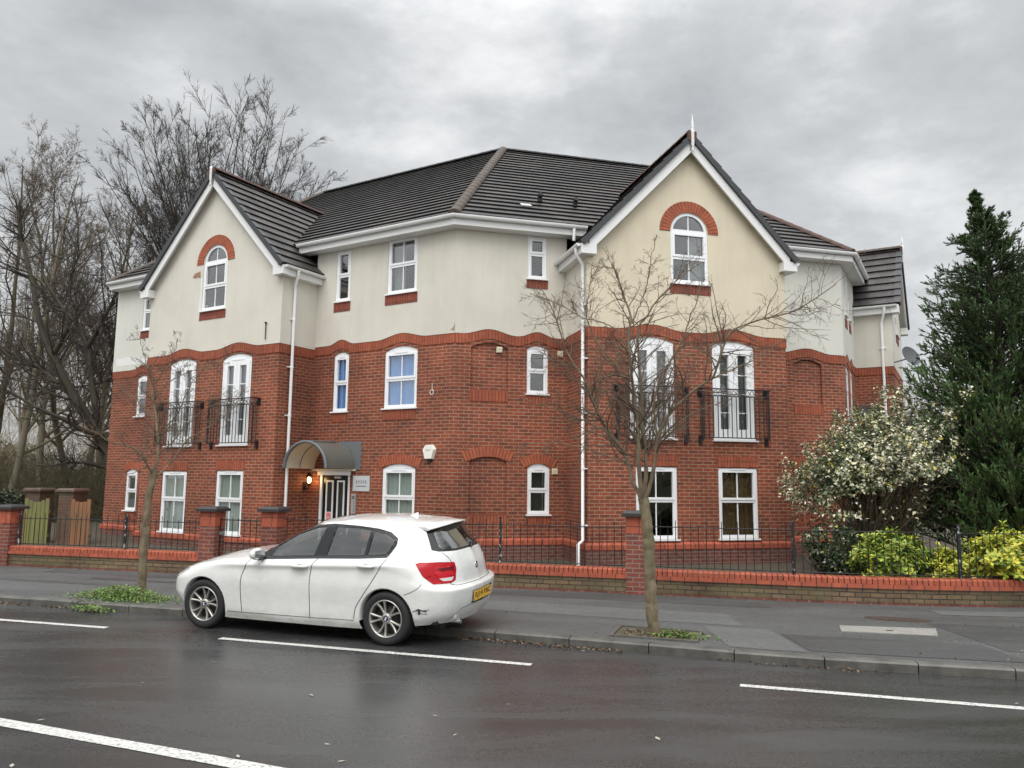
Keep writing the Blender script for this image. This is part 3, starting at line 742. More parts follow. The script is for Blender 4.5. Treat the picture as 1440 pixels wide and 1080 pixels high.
for F, s in ((FW, 7.5), (FS, 13)):
    w.poly([F.P(s, 0, 0), F.P(s, DB, 0), F.P(s, DB, zbk), F.P(s, -RD, ZR_), F.P(s, 0, ZE)], [(0, 0), (8, 0), (8, zbk), (6, ZR_), (0, ZE)])
bpart(w, 'rear_wall', M['brick']); bpart(rr_, 'rear_roof_slope', M['tile'])
w = MB()
fr_ = [FW.P(7.5, -.25, 0), FL.P(12.47 - .1, -.25, 0), FL.P(.1, -.25, 0), FR.P(9.9 - .1, -.25, 0), FS.P(13, -.25, 0)]
for z in (.35, 2.6, 5.2):
    for i in range(4):
        w.poly([Vector((*fr_[i].xy, z)), Vector((*fr_[i + 1].xy, z)), Vector((*back[i + 1].xy, z)), Vector((*back[i].xy, z))])
for F, d, a, b in ((FL, DL, SL0, SL1), (FR, DR, SR0, SR1), (FS, DS, SS0, SS1)):
    for z in (.352, 2.602, 5.202): w.poly([F.P(a + .02, -.3, z), F.P(b - .02, -.3, z), F.P(b - .02, d - .26, z), F.P(a + .02, d - .26, z)])
bpart(w, 'floor_slab', M['dark'])
# ---------- eaves of the main roof: soffit, fascia, gutter along the runs
def eaves(path):
    mb = MB(); sweep(mb, path, [(.02, 7.50), (.33, 7.50), (.33, 7.70), (.30, 7.70), (.30, 7.53), (.02, 7.53)]); bpart(mb, 'fascia', M['upvc_old'])
    mb = MB(); prof = [(.335 + .06 - .06 * math.cos(t), 7.71 - .075 * math.sin(t)) for t in [math.pi * k / 8 for k in range(9)]]
    prof += [(.335 + .06 + .048 * math.cos(t), 7.71 - .062 * math.sin(t)) for t in [math.pi * k / 8 for k in range(9)]]
    sweep(mb, path, prof, smooth=True); bpart(mb, 'gutter', M['pipe'])
pxy = lambda F, s: F.P(s, 0, 0).xy
eaves([pxy(FL, 4.56), Cn.xy, pxy(FR, 2.93)])
eaves([pxy(FL, 12.47), pxy(FL, SL1 - .1)][::1])
eaves([pxy(FR, SR1 + .1), En.xy, pxy(FS, SS0 + .05)])
# ---------- plinth: damp brick with an orange splayed course
def plinth(path, zt, top=.14):
    mb = MB(); sweep(mb, path, [(-.02, .05), (.055, .05), (.055, zt - top), (-.02, zt - top)]); bpart(mb, 'plinth', M['brick_low'])
    mb = MB(); sweep(mb, path, [(-.02, zt - top), (.068, zt - top), (.068, zt - .045), (.0, zt), (-.02, zt)]); bpart(mb, 'plinth_course', M['coping2'])
plinth([FL.P(2.88, 0, 0).xy, Cn.xy, FR.P(SR0, 0, 0).xy, FR.P(SR0, DR, 0).xy, FR.P(SR1, DR, 0).xy, FR.P(SR1, 0, 0).xy, En.xy, FS.P(SS0, 0, 0).xy, FS.P(SS0, DS, 0).xy, FS.P(SS1, DS, 0).xy], .70)
plinth([FW.P(7.5, 0, 0).xy, Dn.xy, FL.P(SL1, 0, 0).xy, FL.P(SL1, DL, 0).xy, FL.P(SL0, DL, 0).xy, FL.P(SL0, 0, 0).xy, FL.P(3.88, 0, 0).xy], .56)
# ---------- downpipes
def downpipe(F, s, d, pts, nrm, r=.036):
    mb = MB(); mb.tube(pts, r, 10)
    x, y = pts[-2][0], pts[-2][1]
    for z in np.arange(1.2, 6.4, 1.0):
        c = Vector((x, y, z)); mb.tube([c - Vector((0, 0, .03)), c + Vector((0, 0, .03))], r * 1.2, 10)
        mb.tube([c + F.u * .07, c - F.u * .07], .012, 6); mb.tube([c, c - Vector(nrm) * .07], .012, 6)
    return bpart(mb, 'downpipe', M['pipe'])
GL = Fac(FL.P(SL0, 0, 0), FL.n, -FL.u); GR = Fac(FR.P(SR0, 0, 0), FR.n, -FR.u); GS = Fac(FS.P(SS0, 0, 0), FS.n, -FS.u)
def gable_pipe(G, s, ztop, zend, kick=0, off=.27):
    pts = [G.P(s + .1, off, ztop), G.P(s + .1, off, ztop - .12), G.P(s + .02, .09, ztop - .34), G.P(s, .08, ztop - .45)]
    pts += [G.P(s, .08, zend + (.5 if kick else 0))]
    if kick: pts += [G.P(s + .06, .20, zend + .42), G.P(s + .06, .20, zend)]
    mb = MB(); mb.tube(pts, .036, 10)
    for z in np.arange(zend + .8, ztop - .5, 1.15):
        mb.tube([G.P(s, .08, z - .03), G.P(s, .08, z + .03)], .043, 10)
        fbox(mb, G, s - .085, s + .085, .0, .06, z - .012, z + .012)
    return bpart(mb, 'downpipe', M['pipe'])
gable_pipe(GL, .80, 6.86, .3); gable_pipe(GR, 1.33, 6.86, .25, kick=1); gable_pipe(GS, .72, 6.76, .25)
mb = MB(); g = [FR.P(2.62, .39, 7.66), FR.P(2.62, .39, 7.5), FR.P(2.62, .36, 7.36)]; mb.tube(g, .036, 10); bpart(mb, 'downpipe', M['pipe'])
# ---------- roof and wall vents
nv = (FR.n * TM + Vector((0, 0, 1))) / LM
for s, d in ((2.22, -1.02), (3.1, -.92)):
    mb = MB(); p = hp(FR, s, d, .04); mb.tube([p, p + Vector((0, 0, .12)), p + Vector((0, 0, .17)) + FR.n * .1], [.06, .06, .055], 10); bpart(mb, 'roof_vent', M['rubber'])
mb = MB(); p = hp(FR, 1.75, -.62, .02)
q = lambda a, b, h: p + FR.u * a + (FR.n * -1 + Vector((0, 0, TM))) / LM * b + nv * h
mb.box8([q(-.13, -.1, .02), q(.13, -.1, .02), q(.13, .1, .02), q(-.13, .1, .02), q(-.13, -.1, .05), q(.13, -.1, .05), q(.13, .1, .04), q(-.13, .1, .04)]); bpart(mb, 'roof_vent', M['silver'])
for F, s, z in ((FR, 1.0, 4.82), (FR, 2.42, 4.80), (FR, 2.30, 2.15)):
    mb = MB(); fbox(mb, F, s - .065, s + .065, .0, .02, z - .065, z + .065)
    for k in range(4): fbox(mb, F, s - .055, s + .055, .021, .034, z - .052 + k * .03, z - .036 + k * .03)
    bpart(mb, 'wall_vent', M['ivory'])
mb = MB(); p = FL.P(.57, .04, 3.86); mb.tube([p + FL.u * .045 * math.cos(a) + Vector((0, 0, .06 * math.sin(a))) for a in [k * math.pi / 5 for k in range(11)]], .008, 5, cap=False)
mb.tube([FL.P(.57, .03, 3.92), FL.P(.57, .03, 4.06)], .006, 5); bpart(mb, 'cable_loop', M['pipe'])
mb = MB(); mb.tube([FL.P(4.66, DL + .05, 5.2), FL.P(4.66, DL + .05, 5.55), FL.P(4.66, DL + .06, 5.62)], [.012, .012, .03], 6); bpart(mb, 'cable_bracket', M['rubber'])
# ---------- entrance door
f = MB(); s0, s1, z0, z1 = door[0], door[1], .3, door[3]
frame4(f, FL, -.10, -.01, s0, s1, z0, z1, .07); fbox(f, FL, s0 - .03, s1 + .03, .0, .05, z1 - .11, z1 - .02)
dr = bpart(f, 'entrance_door', M['upvc'])
l = MB(); fbox(l, FL, s0 + .072, s1 - .072, -.085, -.045, z0 + .072, z1 - .072); bpart(l, 'door_leaf', M['doorblack'], dr)
for a in (s0 + .19, s0 + .54):
    l = MB(); frame4(l, FL, -.045, -.028, a, a + .235, .78, 1.90, .04); bpart(l, 'glazing_surround', M['upvc'], dr)
    l = MB(); fbox(l, FL, a + .045, a + .19, -.043, -.036, .82, 1.86); bpart(l, 'door_pane', mat('door_glass', (.035, .045, .042), .08), dr)
l = MB(); fbox(l, FL, s0 + .30, s0 + .50, -.043, -.01, 1.945, 1.99); bpart(l, 'door_closer', M['silver'], dr)
mn = mat('pink_notice', (.75, .45, .45), .6); mr_ = mat('red_print', (.6, .05, .06), .6)
l = MB(); a = s0 + .19 + .235 - .19
fbox(l, FL, s0 + .575, s0 + .735, -.034, -.030, .98, 1.16)
for k in range(3): fbox(l, FL, s0 + .595 + .05 * k, s0 + .625 + .05 * k, -.0298, -.0285, 1.03 + .02 * (k % 2), 1.13, 1)
fbox(l, FL, s0 + .59, s0 + .72, -.0298, -.0285, .992, 1.008, 1); bpart(l, 'notice', [mn, mr_], dr)
# ---------- barrel canopy over the door
cs, cr_, cz = 3.40, .66, 2.17
mb = MB(); k = 18; DC = .98
rows = []
for r, d in ((cr_, .012), (cr_, DC), (cr_ - .03, DC), (cr_ - .03, .012)):
    rows.append([FL.P(cs + r * math.cos(math.pi * i / k), d, cz + .92 * r * math.sin(math.pi * i / k)) for i in range(k + 1)])
mb.grid(rows[:2]); mb.grid(rows[2:], 1); mb.grid([rows[1], rows[2]])
cano = bpart(mb, 'canopy', [M['gfrp'], M['cream']])
mb = MB()
for d0, d1 in ((DC - .05, DC + .012), (.48, .50)):
    r1 = [[FL.P(cs + r * math.cos(math.pi * i / k), d, cz + .92 * r * math.sin(math.pi * i / k)) for i in range(k + 1)] for r, d in ((cr_ + .005, d0), (cr_ + .025, d0), (cr_ + .025, d1), (cr_ - .04, d1), (cr_ - .04, d0))]
    if d0 > .6: mb.grid(r1)
r1 = [[FL.P(cs + r * math.cos(math.pi * i / k), .50, cz + .92 * r * math.sin(math.pi * i / k)) for i in range(k + 1)] for r in (cr_ - .031, cr_ - .05)]
mb.grid(r1); mb.tube([FL.P(cs, DC, cz + .92 * cr_ + .01), FL.P(cs, .02, cz + .92 * cr_ + .02)], .018, 6); bpart(mb, 'canopy_rib', M['lead'], cano)
mb = MB()       # lead flashing dressed against the wall, stepped down its outer edge
n = 10
for i in range(n):
    za = cz - .02 + (.66) * i / n; zb = cz - .02 + .66 * (i + 1) / n
    fbox(mb, FL, cs - cr_ - .19 + .05 * ((i + 1) % 2) * .8, cs - .1 if zb > cz + .92 * cr_ - .1 else cs - math.sqrt(max(0, cr_ ** 2 - (max(0, (za - cz)) / .92) ** 2)) + .02, .002, .014, za, zb - .001)
bpart(mb, 'lead_flashing', M['lead'], cano)
mb = MB(); fbox(mb, FL, cs - cr_ - .02, cs + cr_ + .02, .012, .06, cz - .05, cz - .005); bpart(mb, 'canopy_bearer', M['cream'], cano)

# ---------- fixtures on the walls: things of their own
def fixture(name, pos, label, cat): return empty(name, pos, label, cat)
p = FL.P(2.55, 0, 1.68); t = fixture('sign', p, 'pale grey name plate with dark print beside the black entrance door', 'sign')
mb = MB(); fbox(mb, FL, 2.29, 2.79, .003, .022, 1.66, 2.01); mb.build('plate', mat('plate_grey', (.50, .51, .52), .4), t, origin=tuple(p))
mb = MB(); dk = mat('dark_print', (.06, .065, .08), .6)
for i in range(5):
    a = 2.69 - i * .068
    fbox(mb, FL, a - .038, a, .022, .0245, 1.880, 1.893); fbox(mb, FL, a - .012, a - .002, .022, .0245, 1.895, 1.918); fbox(mb, FL, a - .034, a - .004, .022, .0245, 1.850, 1.865); fbox(mb, FL, a - .024, a - .014, .022, .0245, 1.828, 1.848)
for i in range(14):
    a = 2.675 - i * .0215; fbox(mb, FL, a - .016, a, .022, .0245, 1.762 + .004 * (i % 3 == 0), 1.784 - .005 * (i % 2))
mb.build('lettering', dk, t, origin=tuple(p))
p = FL.P(2.75, 0, 1.2); t = fixture('intercom', p, 'tall silver door entry panel below the name plate', 'intercom')
mb = MB(); fbox(mb, FL, 2.68, 2.81, .003, .04, 1.14, 1.60); mb.build('panel', M['silver'], t, origin=tuple(p))
mb = MB()
for k in range(6): fbox(mb, FL, 2.71, 2.74, .04, .047, 1.18 + k * .045, 1.20 + k * .045)
fbox(mb, FL, 2.705, 2.785, .04, .045, 1.47, 1.55); mb.build('buttons', M['lead'], t, origin=tuple(p))
p = FL.P(.60, 0, 2.54); t = fixture('alarm_box', p, 'white six sided burglar alarm box on the brick corner wall', 'alarm')
mb = MB()
hx = [(.60 + .17 * math.cos(a), 2.54 + .165 * math.sin(a)) for a in [math.pi / 6 + k * math.pi / 3 for k in range(6)]]
hx = [(.60 - .09, 2.70), (.60 + .09, 2.70), (.60 + .165, 2.60), (.60 + .10, 2.38), (.60 - .10, 2.38), (.60 - .165, 2.60)]
fr2 = [FL.P(a, .09, b) for a, b in [(.6 + (x - .6) * .88, 2.54 + (y - 2.54) * .9) for x, y in hx]]; bk = [FL.P(a, .003, b) for a, b in hx]
mb.poly(fr2)
for i in range(6): mb.poly([bk[i], bk[(i + 1) % 6], fr2[(i + 1) % 6], fr2[i]])
mb.build('cover', mat('alarm_white', (.80, .80, .72), .4), t, origin=tuple(p))
mb = MB(); fbox(mb, FL, .55, .65, .012, .07, 2.345, 2.378); mb.build('strobe', M['black'], t, origin=tuple(p))
mb = MB(); fbox(mb, FL, .53, .67, .0905, .0925, 2.585, 2.597); fbox(mb, FL, .53, .67, .0905, .0925, 2.565, 2.573); mb.build('lettering', M['silver'], t, origin=tuple(p))
# lit wall lantern on the left gable's side wall
p = GL.P(.16, 0, 1.75); t = fixture('wall_lamp', p, 'lit black wall lantern glowing orange beside the entrance door', 'lamp')
mb = MB(); fbox(mb, GL, .12, .20, .002, .03, 1.66, 1.84)
mb.tube([GL.P(.16, .03, 1.74), GL.P(.16, .10, 1.68), GL.P(.16, .16, 1.70), GL.P(.16, .16, 1.80)], .014, 6)
mb.tube([GL.P(.16, .16, z) for z in (1.78, 1.80, 1.82)], [.03, .05, .035], 8); mb.tube([GL.P(.16, .16, z) for z in (1.985, 2.0, 2.05, 2.09)], [.075, .085, .04, .01], 8)
for a in range(6): mb.tube([GL.P(.16 + .045 * math.cos(a), .16 + .045 * math.sin(a), 1.81), GL.P(.16 + .07 * math.cos(a), .16 + .07 * math.sin(a), 1.985)], .006, 4)
mb.build('lantern_frame', M['black'], t, origin=tuple(p))
me_ = bpy.data.materials.new('lamp_glow'); me_.use_nodes = True; bb_ = me_.node_tree.nodes['Principled BSDF']
bb_.inputs['Base Color'].default_value = (.9, .7, .4, 1); bb_.inputs['Emission Color'].default_value = (1, .62, .26, 1); bb_.inputs['Emission Strength'].default_value = 14
mb = MB(); mb.tube([GL.P(.16, .16, z) for z in (1.83, 1.86, 1.90, 1.94, 1.97)], [.02, .042, .05, .042, .02], 10); mb.build('bulb', me_, t, origin=tuple(p))
ld = bpy.data.lights.new('lantern_light', 'POINT'); ld.energy = 2.6; ld.color = (1, .55, .2); ld.shadow_soft_size = .05
lo = bpy.data.objects.new('lantern_light', ld); COL.objects.link(lo); lo.parent = t; lo.location = GL.P(.16, .24, 1.9) - p
# satellite dishes
def dish(pos, aim, r, m, label, stem):
    t = empty('satellite_dish', pos, label, 'dish'); aim = Vector(aim).normalized(); a = aim.orthogonal().normalized(); b = aim.cross(a); mb = MB(); c = Vector(pos)
    rows = []
    for k in range(7):
        q = k / 6; rows.append([c + (a * math.cos(x) + b * math.sin(x)) * r * q + aim * (.22 * r * q * q) for x in [i * 2 * math.pi / 24 for i in range(24)]])
    mb.grid(rows, 0, True, True); rows2 = [[p_ - aim * .012 for p_ in rw] for rw in rows]; mb.grid(rows2, 0, True, True); mb.grid([rows[-1], rows2[-1]], 0, True, True)
    mb.build('reflector', m, t, origin=pos)
    mb = MB(); f_ = c + aim * r * 1.1 - Vector((0, 0, r * .75)); mb.tube([c - Vector((0, 0, r * .9)) + aim * .06, f_], .012, 6); mb.tube([f_, f_ + (c + Vector((0, 0, .02)) - f_).normalized() * .09], .03, 8)
    mb.build('receiver_arm', M['black'], t, origin=pos)
    mb = MB(); mb.tube([c - aim * .01, c - aim * .1] + [Vector(q) for q in stem], .018, 6); mb.build('bracket', M['lead'], t, origin=pos)
pd = FS.P(SS0 - .15, DS + .42, 5.35)
dish(tuple(pd), (.35, -.9, .42), .29, mat('dish_grey', (.075, .08, .085), .5), 'grey satellite dish high on the far right gable', [FS.P(SS0 + .05, DS + .02, 5.25)])
pd = FS.P(.45, .42, 3.62)
dish(tuple(pd), (.55, -.75, .35), .30, mat('dish_black', (.015, .015, .017), .4), 'black satellite dish low on the side wall above the shrub', [FS.P(.5, .0, 3.6)])
# ------------------------------------------------------------------ ground, road, pavement
def kerb_y(x):
    xs = [-60, -7.83, -4.80, -.59, 1.19, 2.87, 3.83, 5.23, 9, 14, 60]
    ys = [28.2, 12.10, 11.19, 9.88, 9.24, 8.62, 8.36, 8.06, 7.25, 6.2, -6.5]
    return float(np.interp(x, xs, ys))
def asphalt(name, c1, c2, wet, sc, stain=None, rmin=.16, rmax=.6, bmp=.4):
    mt = mat(name, c1, .4); t = NT(mt); w = t.coord('World')
    big = t.noise(t.coord('World', rot=(0, 0, R(17)), scale=(.35, 1.5, 1)), .9, 6, .62, .6)
    fine = t.noise(w, 85, 5, .8); mid = t.noise(w, 22, 5, .75)
    c = t.mix(t.ramp(big, [(.35, 0.0), (.66, 1.0)]), c1, c2)
    if stain: 
        st = t.noise(t.coord('World', rot=(0, 0, R(17)), scale=(.25, .9, 1), loc=(3, 1, 0)), 1.0, 5, .6)
        c = t.mix(t.ramp(st, [(.50, 0.0), (.68, .75)]), c, stain)
    c = t.mix(1.0, c, t.ramp(fine, [(.38, .25), (.64, 2.2)]), 'MULTIPLY'); c = t.mix(1.0, c, t.ramp(mid, [(.3, .8), (.7, 1.2)]), 'MULTIPLY')
    sp = t.ramp(t.noise(w, 260, 1, .5), [(.64, 0.0), (.70, 1.0)])
    c = t.mix(t.math('MULTIPLY', sp, .5), c, (.22, .215, .20))
    t.col(c)
    r1 = t.ramp(big, [(.32, rmin), (.64, rmax)]); r2 = t.ramp(mid, [(.3, -.06), (.7, .10)])
    t.rough(t.math('ADD', r1, r2))
    t.bump(t.math('ADD', fine, t.math('MULTIPLY', mid, .6)), bmp, .006)
    return mt
M['road'] = asphalt('wet_road_asphalt', (.030, .0300, .0302), (.049, .0492, .0492), 1, 1, (.029, .0255, .0245), .09, .34, .22)
M['pave'] = asphalt('pavement_asphalt', (.060, .061, .060), (.078, .080, .078), 1, 1, (.05, .048, .046), .38, .66, .4)
M['pave2'] = asphalt('pavement_patch_asphalt', (.088, .092, .088), (.098, .102, .098), 1, 1, None, .42, .66, .3)
M['pave3'] = asphalt('dark_patch_asphalt', (.045, .046, .046), (.055, .055, .055), 1, 1, None, .35, .6, .3)
M['kerb'] = rough_mat('kerb_stone', (.135, .13, .115), (.065, .062, .054), 4, .5)
M['slab'] = rough_mat('concrete_slab', (.30, .29, .265), (.23, .22, .20), 6, .6)
M['paint'] = rough_mat('white_road_paint', (.74, .73, .69), (.55, .54, .51), 14, .5)
t = NT(M['paint']); w = t.coord('World'); t.col(t.mix(t.ramp(t.noise(w, 34, 6, .75), [(.47, 0.0), (.62, .9)]), (.66, .65, .61), (.16, .16, .155)))
M['iron'] = rough_mat('rusty_iron', (.045, .035, .03), (.08, .05, .035), 8, .5)
M['soil'] = rough_mat('garden_soil', (.055, .042, .03), (.085, .075, .045), 4, .9)
M['field'] = rough_mat('rough_ground', (.07, .07, .035), (.10, .085, .05), 1.2, .95)
mb = MB(); mb.poly([(-900, -300, -.03), (900, -300, -.03), (900, 1500, -.03), (-900, 1500, -.03)]); tag(mb.build('ground', M['field']), kind='structure')
xs = [-60 + i for i in range(121)]
mb = MB(); mb.grid([[(x, kerb_y(x) - 30, 0) for x in xs], [(x, kerb_y(x) - 13, 0) for x in xs], [(x, kerb_y(x) - 6, 0) for x in xs], [(x, kerb_y(x) + .05, 0) for x in xs]]); tag(mb.build('road', M['road']), kind='structure')
KW = .13
def wall_y(x): return 16.1 - .2465 * (x + 10.25)
GW = [(-60, wall_y(-60)), (-10.4, wall_y(-10.4)), (-5.9, wall_y(-5.9)), (-4.1, wall_y(-4.1)), (2.25, wall_y(2.25)), (4.6, wall_y(4.6))]
GW += [(5.2, 12.30), (5.8, 12.19), (6.5, 12.11), (7.2, 12.08), (7.9, 12.10), (8.6, 12.20), (9.2, 12.40), (9.7, 12.70), (10.1, 13.1), (10.4, 13.6), (10.6, 14.3)]
gx = [p[0] for p in GW]; gy = [p[1] for p in GW]
mb = MB(); X2 = [-60 + .5 * i for i in range(241)]
def back_y(x): return float(np.interp(x, gx, gy)) if x < GW[-1][0] else GW[-1][1] + (x - GW[-1][0]) * 1.5
mb.grid([[(x, kerb_y(x) + KW, .1) for x in X2], [(x, back_y(x) + .3, .1) for x in X2]]); tag(mb.build('pavement', M['pave']), kind='structure')
# kerb stones with joints
kp = []; x = -40.0
while x < 40:
    kp.append((x, kerb_y(x))); x += .885
mb = MB()
for a, b in zip(kp[:-1], kp[1:]):
    d = (Vector(b) - Vector(a)).normalized() * .006; dz = random.uniform(-.004, .004)
    sweep(mb, [Vector(a) + d, Vector(b) - d], [(0, -.02), (.008, .085 + dz), (-.012, .104 + dz), (-KW - .004, .104 + dz), (-KW - .004, -.02)])
tag(mb.build('kerb', M['kerb']), kind='structure')
# asphalt repairs in the pavement
def pquad(pts, z, m, name, kind='structure', **kw):
    mb = MB(); c = Vector((sum(p[0] for p in pts) / len(pts), sum(p[1] for p in pts) / len(pts), 0))
    mb.poly([(p[0], p[1], z) for p in pts]); return mb.build(name, m, origin=(c.x, c.y, 0), loc=(c.x, c.y, 0))
def along(x0, x1, f0, f1):
    n = 12; X = [x0 + (x1 - x0) * i / n for i in range(n + 1)]
    lo = [(x, kerb_y(x) + f0 * (back_y(x) - kerb_y(x))) for x in X]; hi = [(x, kerb_y(x) + f1 * (back_y(x) - kerb_y(x))) for x in X]
    return lo, hi
def strip(x0, x1, f0, f1, m, z):
    lo, hi = along(x0, x1, f0, f1); mb = MB(); mb.grid([[(x, y, z) for x, y in lo], [(x, y, z) for x, y in hi]], 0, False)
    o = mb.build('pavement_patch', m); tag(o, kind='structure')
for a in ((-3.2, 3.05, .40, .62, M['pave2'], .103), (-9, 3.9, .80, .93, M['pave3'], .103), (2.5, 3.3, .06, .36, M['pave2'], .104), (5.6, 9.5, .22, .62, M['pave3'], .1035), (3.35, 5.5, .08, .30, M['pave3'], .1045), (-9.5, -6.2, .45, .52, M['pave3'], .104), (-7.6, -5.2, .64, .70, M['pave3'], .1042), (6.2, 9.5, .80, .90, M['pave2'], .1042)): strip(*a)
mb = MB()
mb.box8([(4.32, 10.37, .1), (4.18, 9.97, .1), (5.28, 9.76, .1), (5.50, 10.22, .1), (4.32, 10.37, .109), (4.18, 9.97, .109), (5.28, 9.76, .109), (5.50, 10.22, .109)])
mb2 = MB(); mb2.box(4.78, 4.86, 10.02, 10.07, .109, .113)
o = empty('service_cover', (4.8, 10.1, .1), 'pale concrete slab cover with a small iron key plate set in the pavement', 'service cover')
mb.build('slab', M['slab'], o, origin=(4.8, 10.1, .1)); mb2.build('key_plate', M['iron'], o, origin=(4.8, 10.1, .1))
mb = MB(); c = Vector((5.35, 10.90, .1)); n = 28
ring = [(c.x + .40 * math.cos(i * 6.2832 / n), c.y + .17 * math.sin(i * 6.2832 / n) - .12 * math.cos(i * 6.2832 / n)) for i in range(n)]
mb.poly([(x, y, .107) for x, y in ring])
for i in range(n): mb.poly([(*ring[i], .1), (*ring[(i + 1) % n], .1), (*ring[(i + 1) % n], .107), (*ring[i], .107)])
tag(mb.build('manhole_cover', M['iron'], origin=tuple(c), loc=tuple(c)), 'dark rusty oval manhole cover in the pavement behind the pale slab', 'manhole cover')
# road markings
def line(p, q, w, name='road_marking'):
    p, q = Vector(p), Vector(q); d = (q - p).normalized(); s = Vector((-d.y, d.x)) * w / 2; L = (q - p).length; n = int(L / .12) + 1; mb = MB()
    A = []; Bq = []
    for i in range(n + 1):
        c = p + d * (L * i / n); e = random.uniform(-.006, .006); e2 = random.uniform(-.006, .006)
        A.append((*(c - s * (1 + e * 8)), .004)); Bq.append((*(c + s * (1 + e2 * 8)), .004))
    mb.grid([A, Bq], 0, False); o = mb.build(name, M['paint']); tag(o, kind='structure'); return o
line((-9.2, 11.36), (-5.2, 10.24), .10); line((-3.52, 9.66), (.24, 8.485), .10); line((2.24, 7.74), (6.4, 6.52), .10)
line((-9.0, 8.32), (-1.5, 5.40), .14)
for i, (x, y) in enumerate([(820, 915), (875, 1000), (612, 1006), (925, 1038), (670, 1064), (985, 1045), (30, 1072), (115, 1013), (372, 945), (1398, 1005)]):
    pass
# unseen bank added behind the camera to darken reflections and low fill light
mb = MB(); bx = [-70 + i * 2 for i in range(71)]
bank = lambda x, k: (4.6 + 1.3 * math.sin(x * .31) + .8 * math.sin(x * .83 + 1)) * k
mb.grid([[(x, kerb_y(x) - 13.1, .0) for x in bx], [(x, kerb_y(x) - 13.5, .12) for x in bx], [(x, kerb_y(x) - 17, .15) for x in bx], [(x, kerb_y(x) - 20, bank(x, .8)) for x in bx], [(x, kerb_y(x) - 22, bank(x, 1)) for x in bx], [(x, kerb_y(x) - 40, bank(x, .9)) for x in bx]])
tag(mb.build('added_reflection_bank', rough_mat('added_bank_dark_green', (.045, .055, .022), (.07, .062, .035), 1.2, .95)), kind='structure')
# small pale leaves and litter pressed on the wet road
def ground_pt(px, py, z=0):
    r = CD + CRI * ((px - 720) / CF) - CUP * ((py - 540) / CF); t = (z - CH) / r.z; return Vector((0, 0, CH)) + r * t
V = []; Q = []
for px, py, sz in [(820, 915, .03), (438, 977, .035), (612, 1006, .03), (925, 1038, .045), (460, 1046, .03), (335, 1063, .035), (17, 1076, .04), (57, 1012, .03), (372, 945, .02), (1430, 989, .03), (640, 1033, .025), (480, 1070, .03), (715, 990, .02), (300, 930, .02), (200, 960, .02)]:
    p = ground_pt(px, py, .005); a = random.random() * 3; u = Vector((math.cos(a), math.sin(a), 0)) * sz; v = Vector((-u.y, u.x, 0)) * .45; i = len(V)
    V += [p - u, p - v * .8, p + u, p + v]; Q.append((i, i + 1, i + 2, i + 3))
o = np_mesh('fallen_leaves', V, Q, mat('pale_wet_leaf', (.42, .40, .33), .4), smooth=False); tag(o, 'small pale leaves and litter stuck to the wet road', 'litter', kind='stuff')
def leaf_litter(n, fn, mats, name, label, smin=.015, smax=.04):
    V = []; Q = []; mi = []
    for _ in range(n):
        p = fn(); a = random.random() * 6.28; s = random.uniform(smin, smax); u = Vector((math.cos(a), math.sin(a), random.uniform(-.3, .5))) * s; v = Vector((-u.y, u.x, random.uniform(-.02, .02))) * .5; i = len(V)
        V += [p - u, p - v, p + u, p + v]; Q.append((i, i + 1, i + 2, i + 3)); mi.append(random.randrange(len(mats)))
    o = np_mesh(name, V, Q, mats, mi=mi, smooth=False); return tag(o, label, 'litter', kind='stuff')
def gutter_pt(x0, x1, w):
    def f():
        x = random.uniform(x0, x1); return Vector((x, kerb_y(x) - abs(random.gauss(0, w)), random.uniform(.006, .022)))
    return f
brl = [mat('brown_leaf', (.09, .045, .025), .6), mat('dark_leaf', (.045, .028, .02), .6), mat('tan_leaf', (.20, .13, .07), .6)]
leaf_litter(420, gutter_pt(-.65, 1.3, .09), brl, 'leaf_litter', 'brown leaves lying in the gutter beside the right street tree', .008, .026)
leaf_litter(260, gutter_pt(-9.5, -6.4, .08), brl, 'leaf_litter', 'brown leaves lying in the gutter at the far left', .008, .025)
leaf_litter(70, gutter_pt(2.3, 4.0, .06), brl, 'leaf_litter', 'few brown leaves in the gutter on the right', .008, .025)
leaf_litter(260, lambda: (lambda x: Vector((x, wall_y(x) - abs(random.gauss(0, .10)) - .03, .112)))(random.uniform(-9.8, 5)), brl, 'leaf_litter', 'brown leaves along the foot of the garden wall', .008, .022)
leaf_litter(110, lambda: (lambda x, f: Vector((x, kerb_y(x) + .15 + f * 3.2, .112)))(random.uniform(-9, 8), random.random()), brl, 'leaf_litter', 'stray brown leaves scattered over the grey pavement', .008, .022)
# front garden
mb = MB(); F_ = [(-60, 60)] 
gp = [(p[0], p[1] + .12) for p in GW[1:]]
mb.poly([(x, y, .24) for x, y in gp] + [(16, 24, .24), (9, 30, .24), (-12, 30, .24), (-22, 26, .24), (-16, 18, .24)]); tag(mb.build('garden', M['soil']), kind='structure')

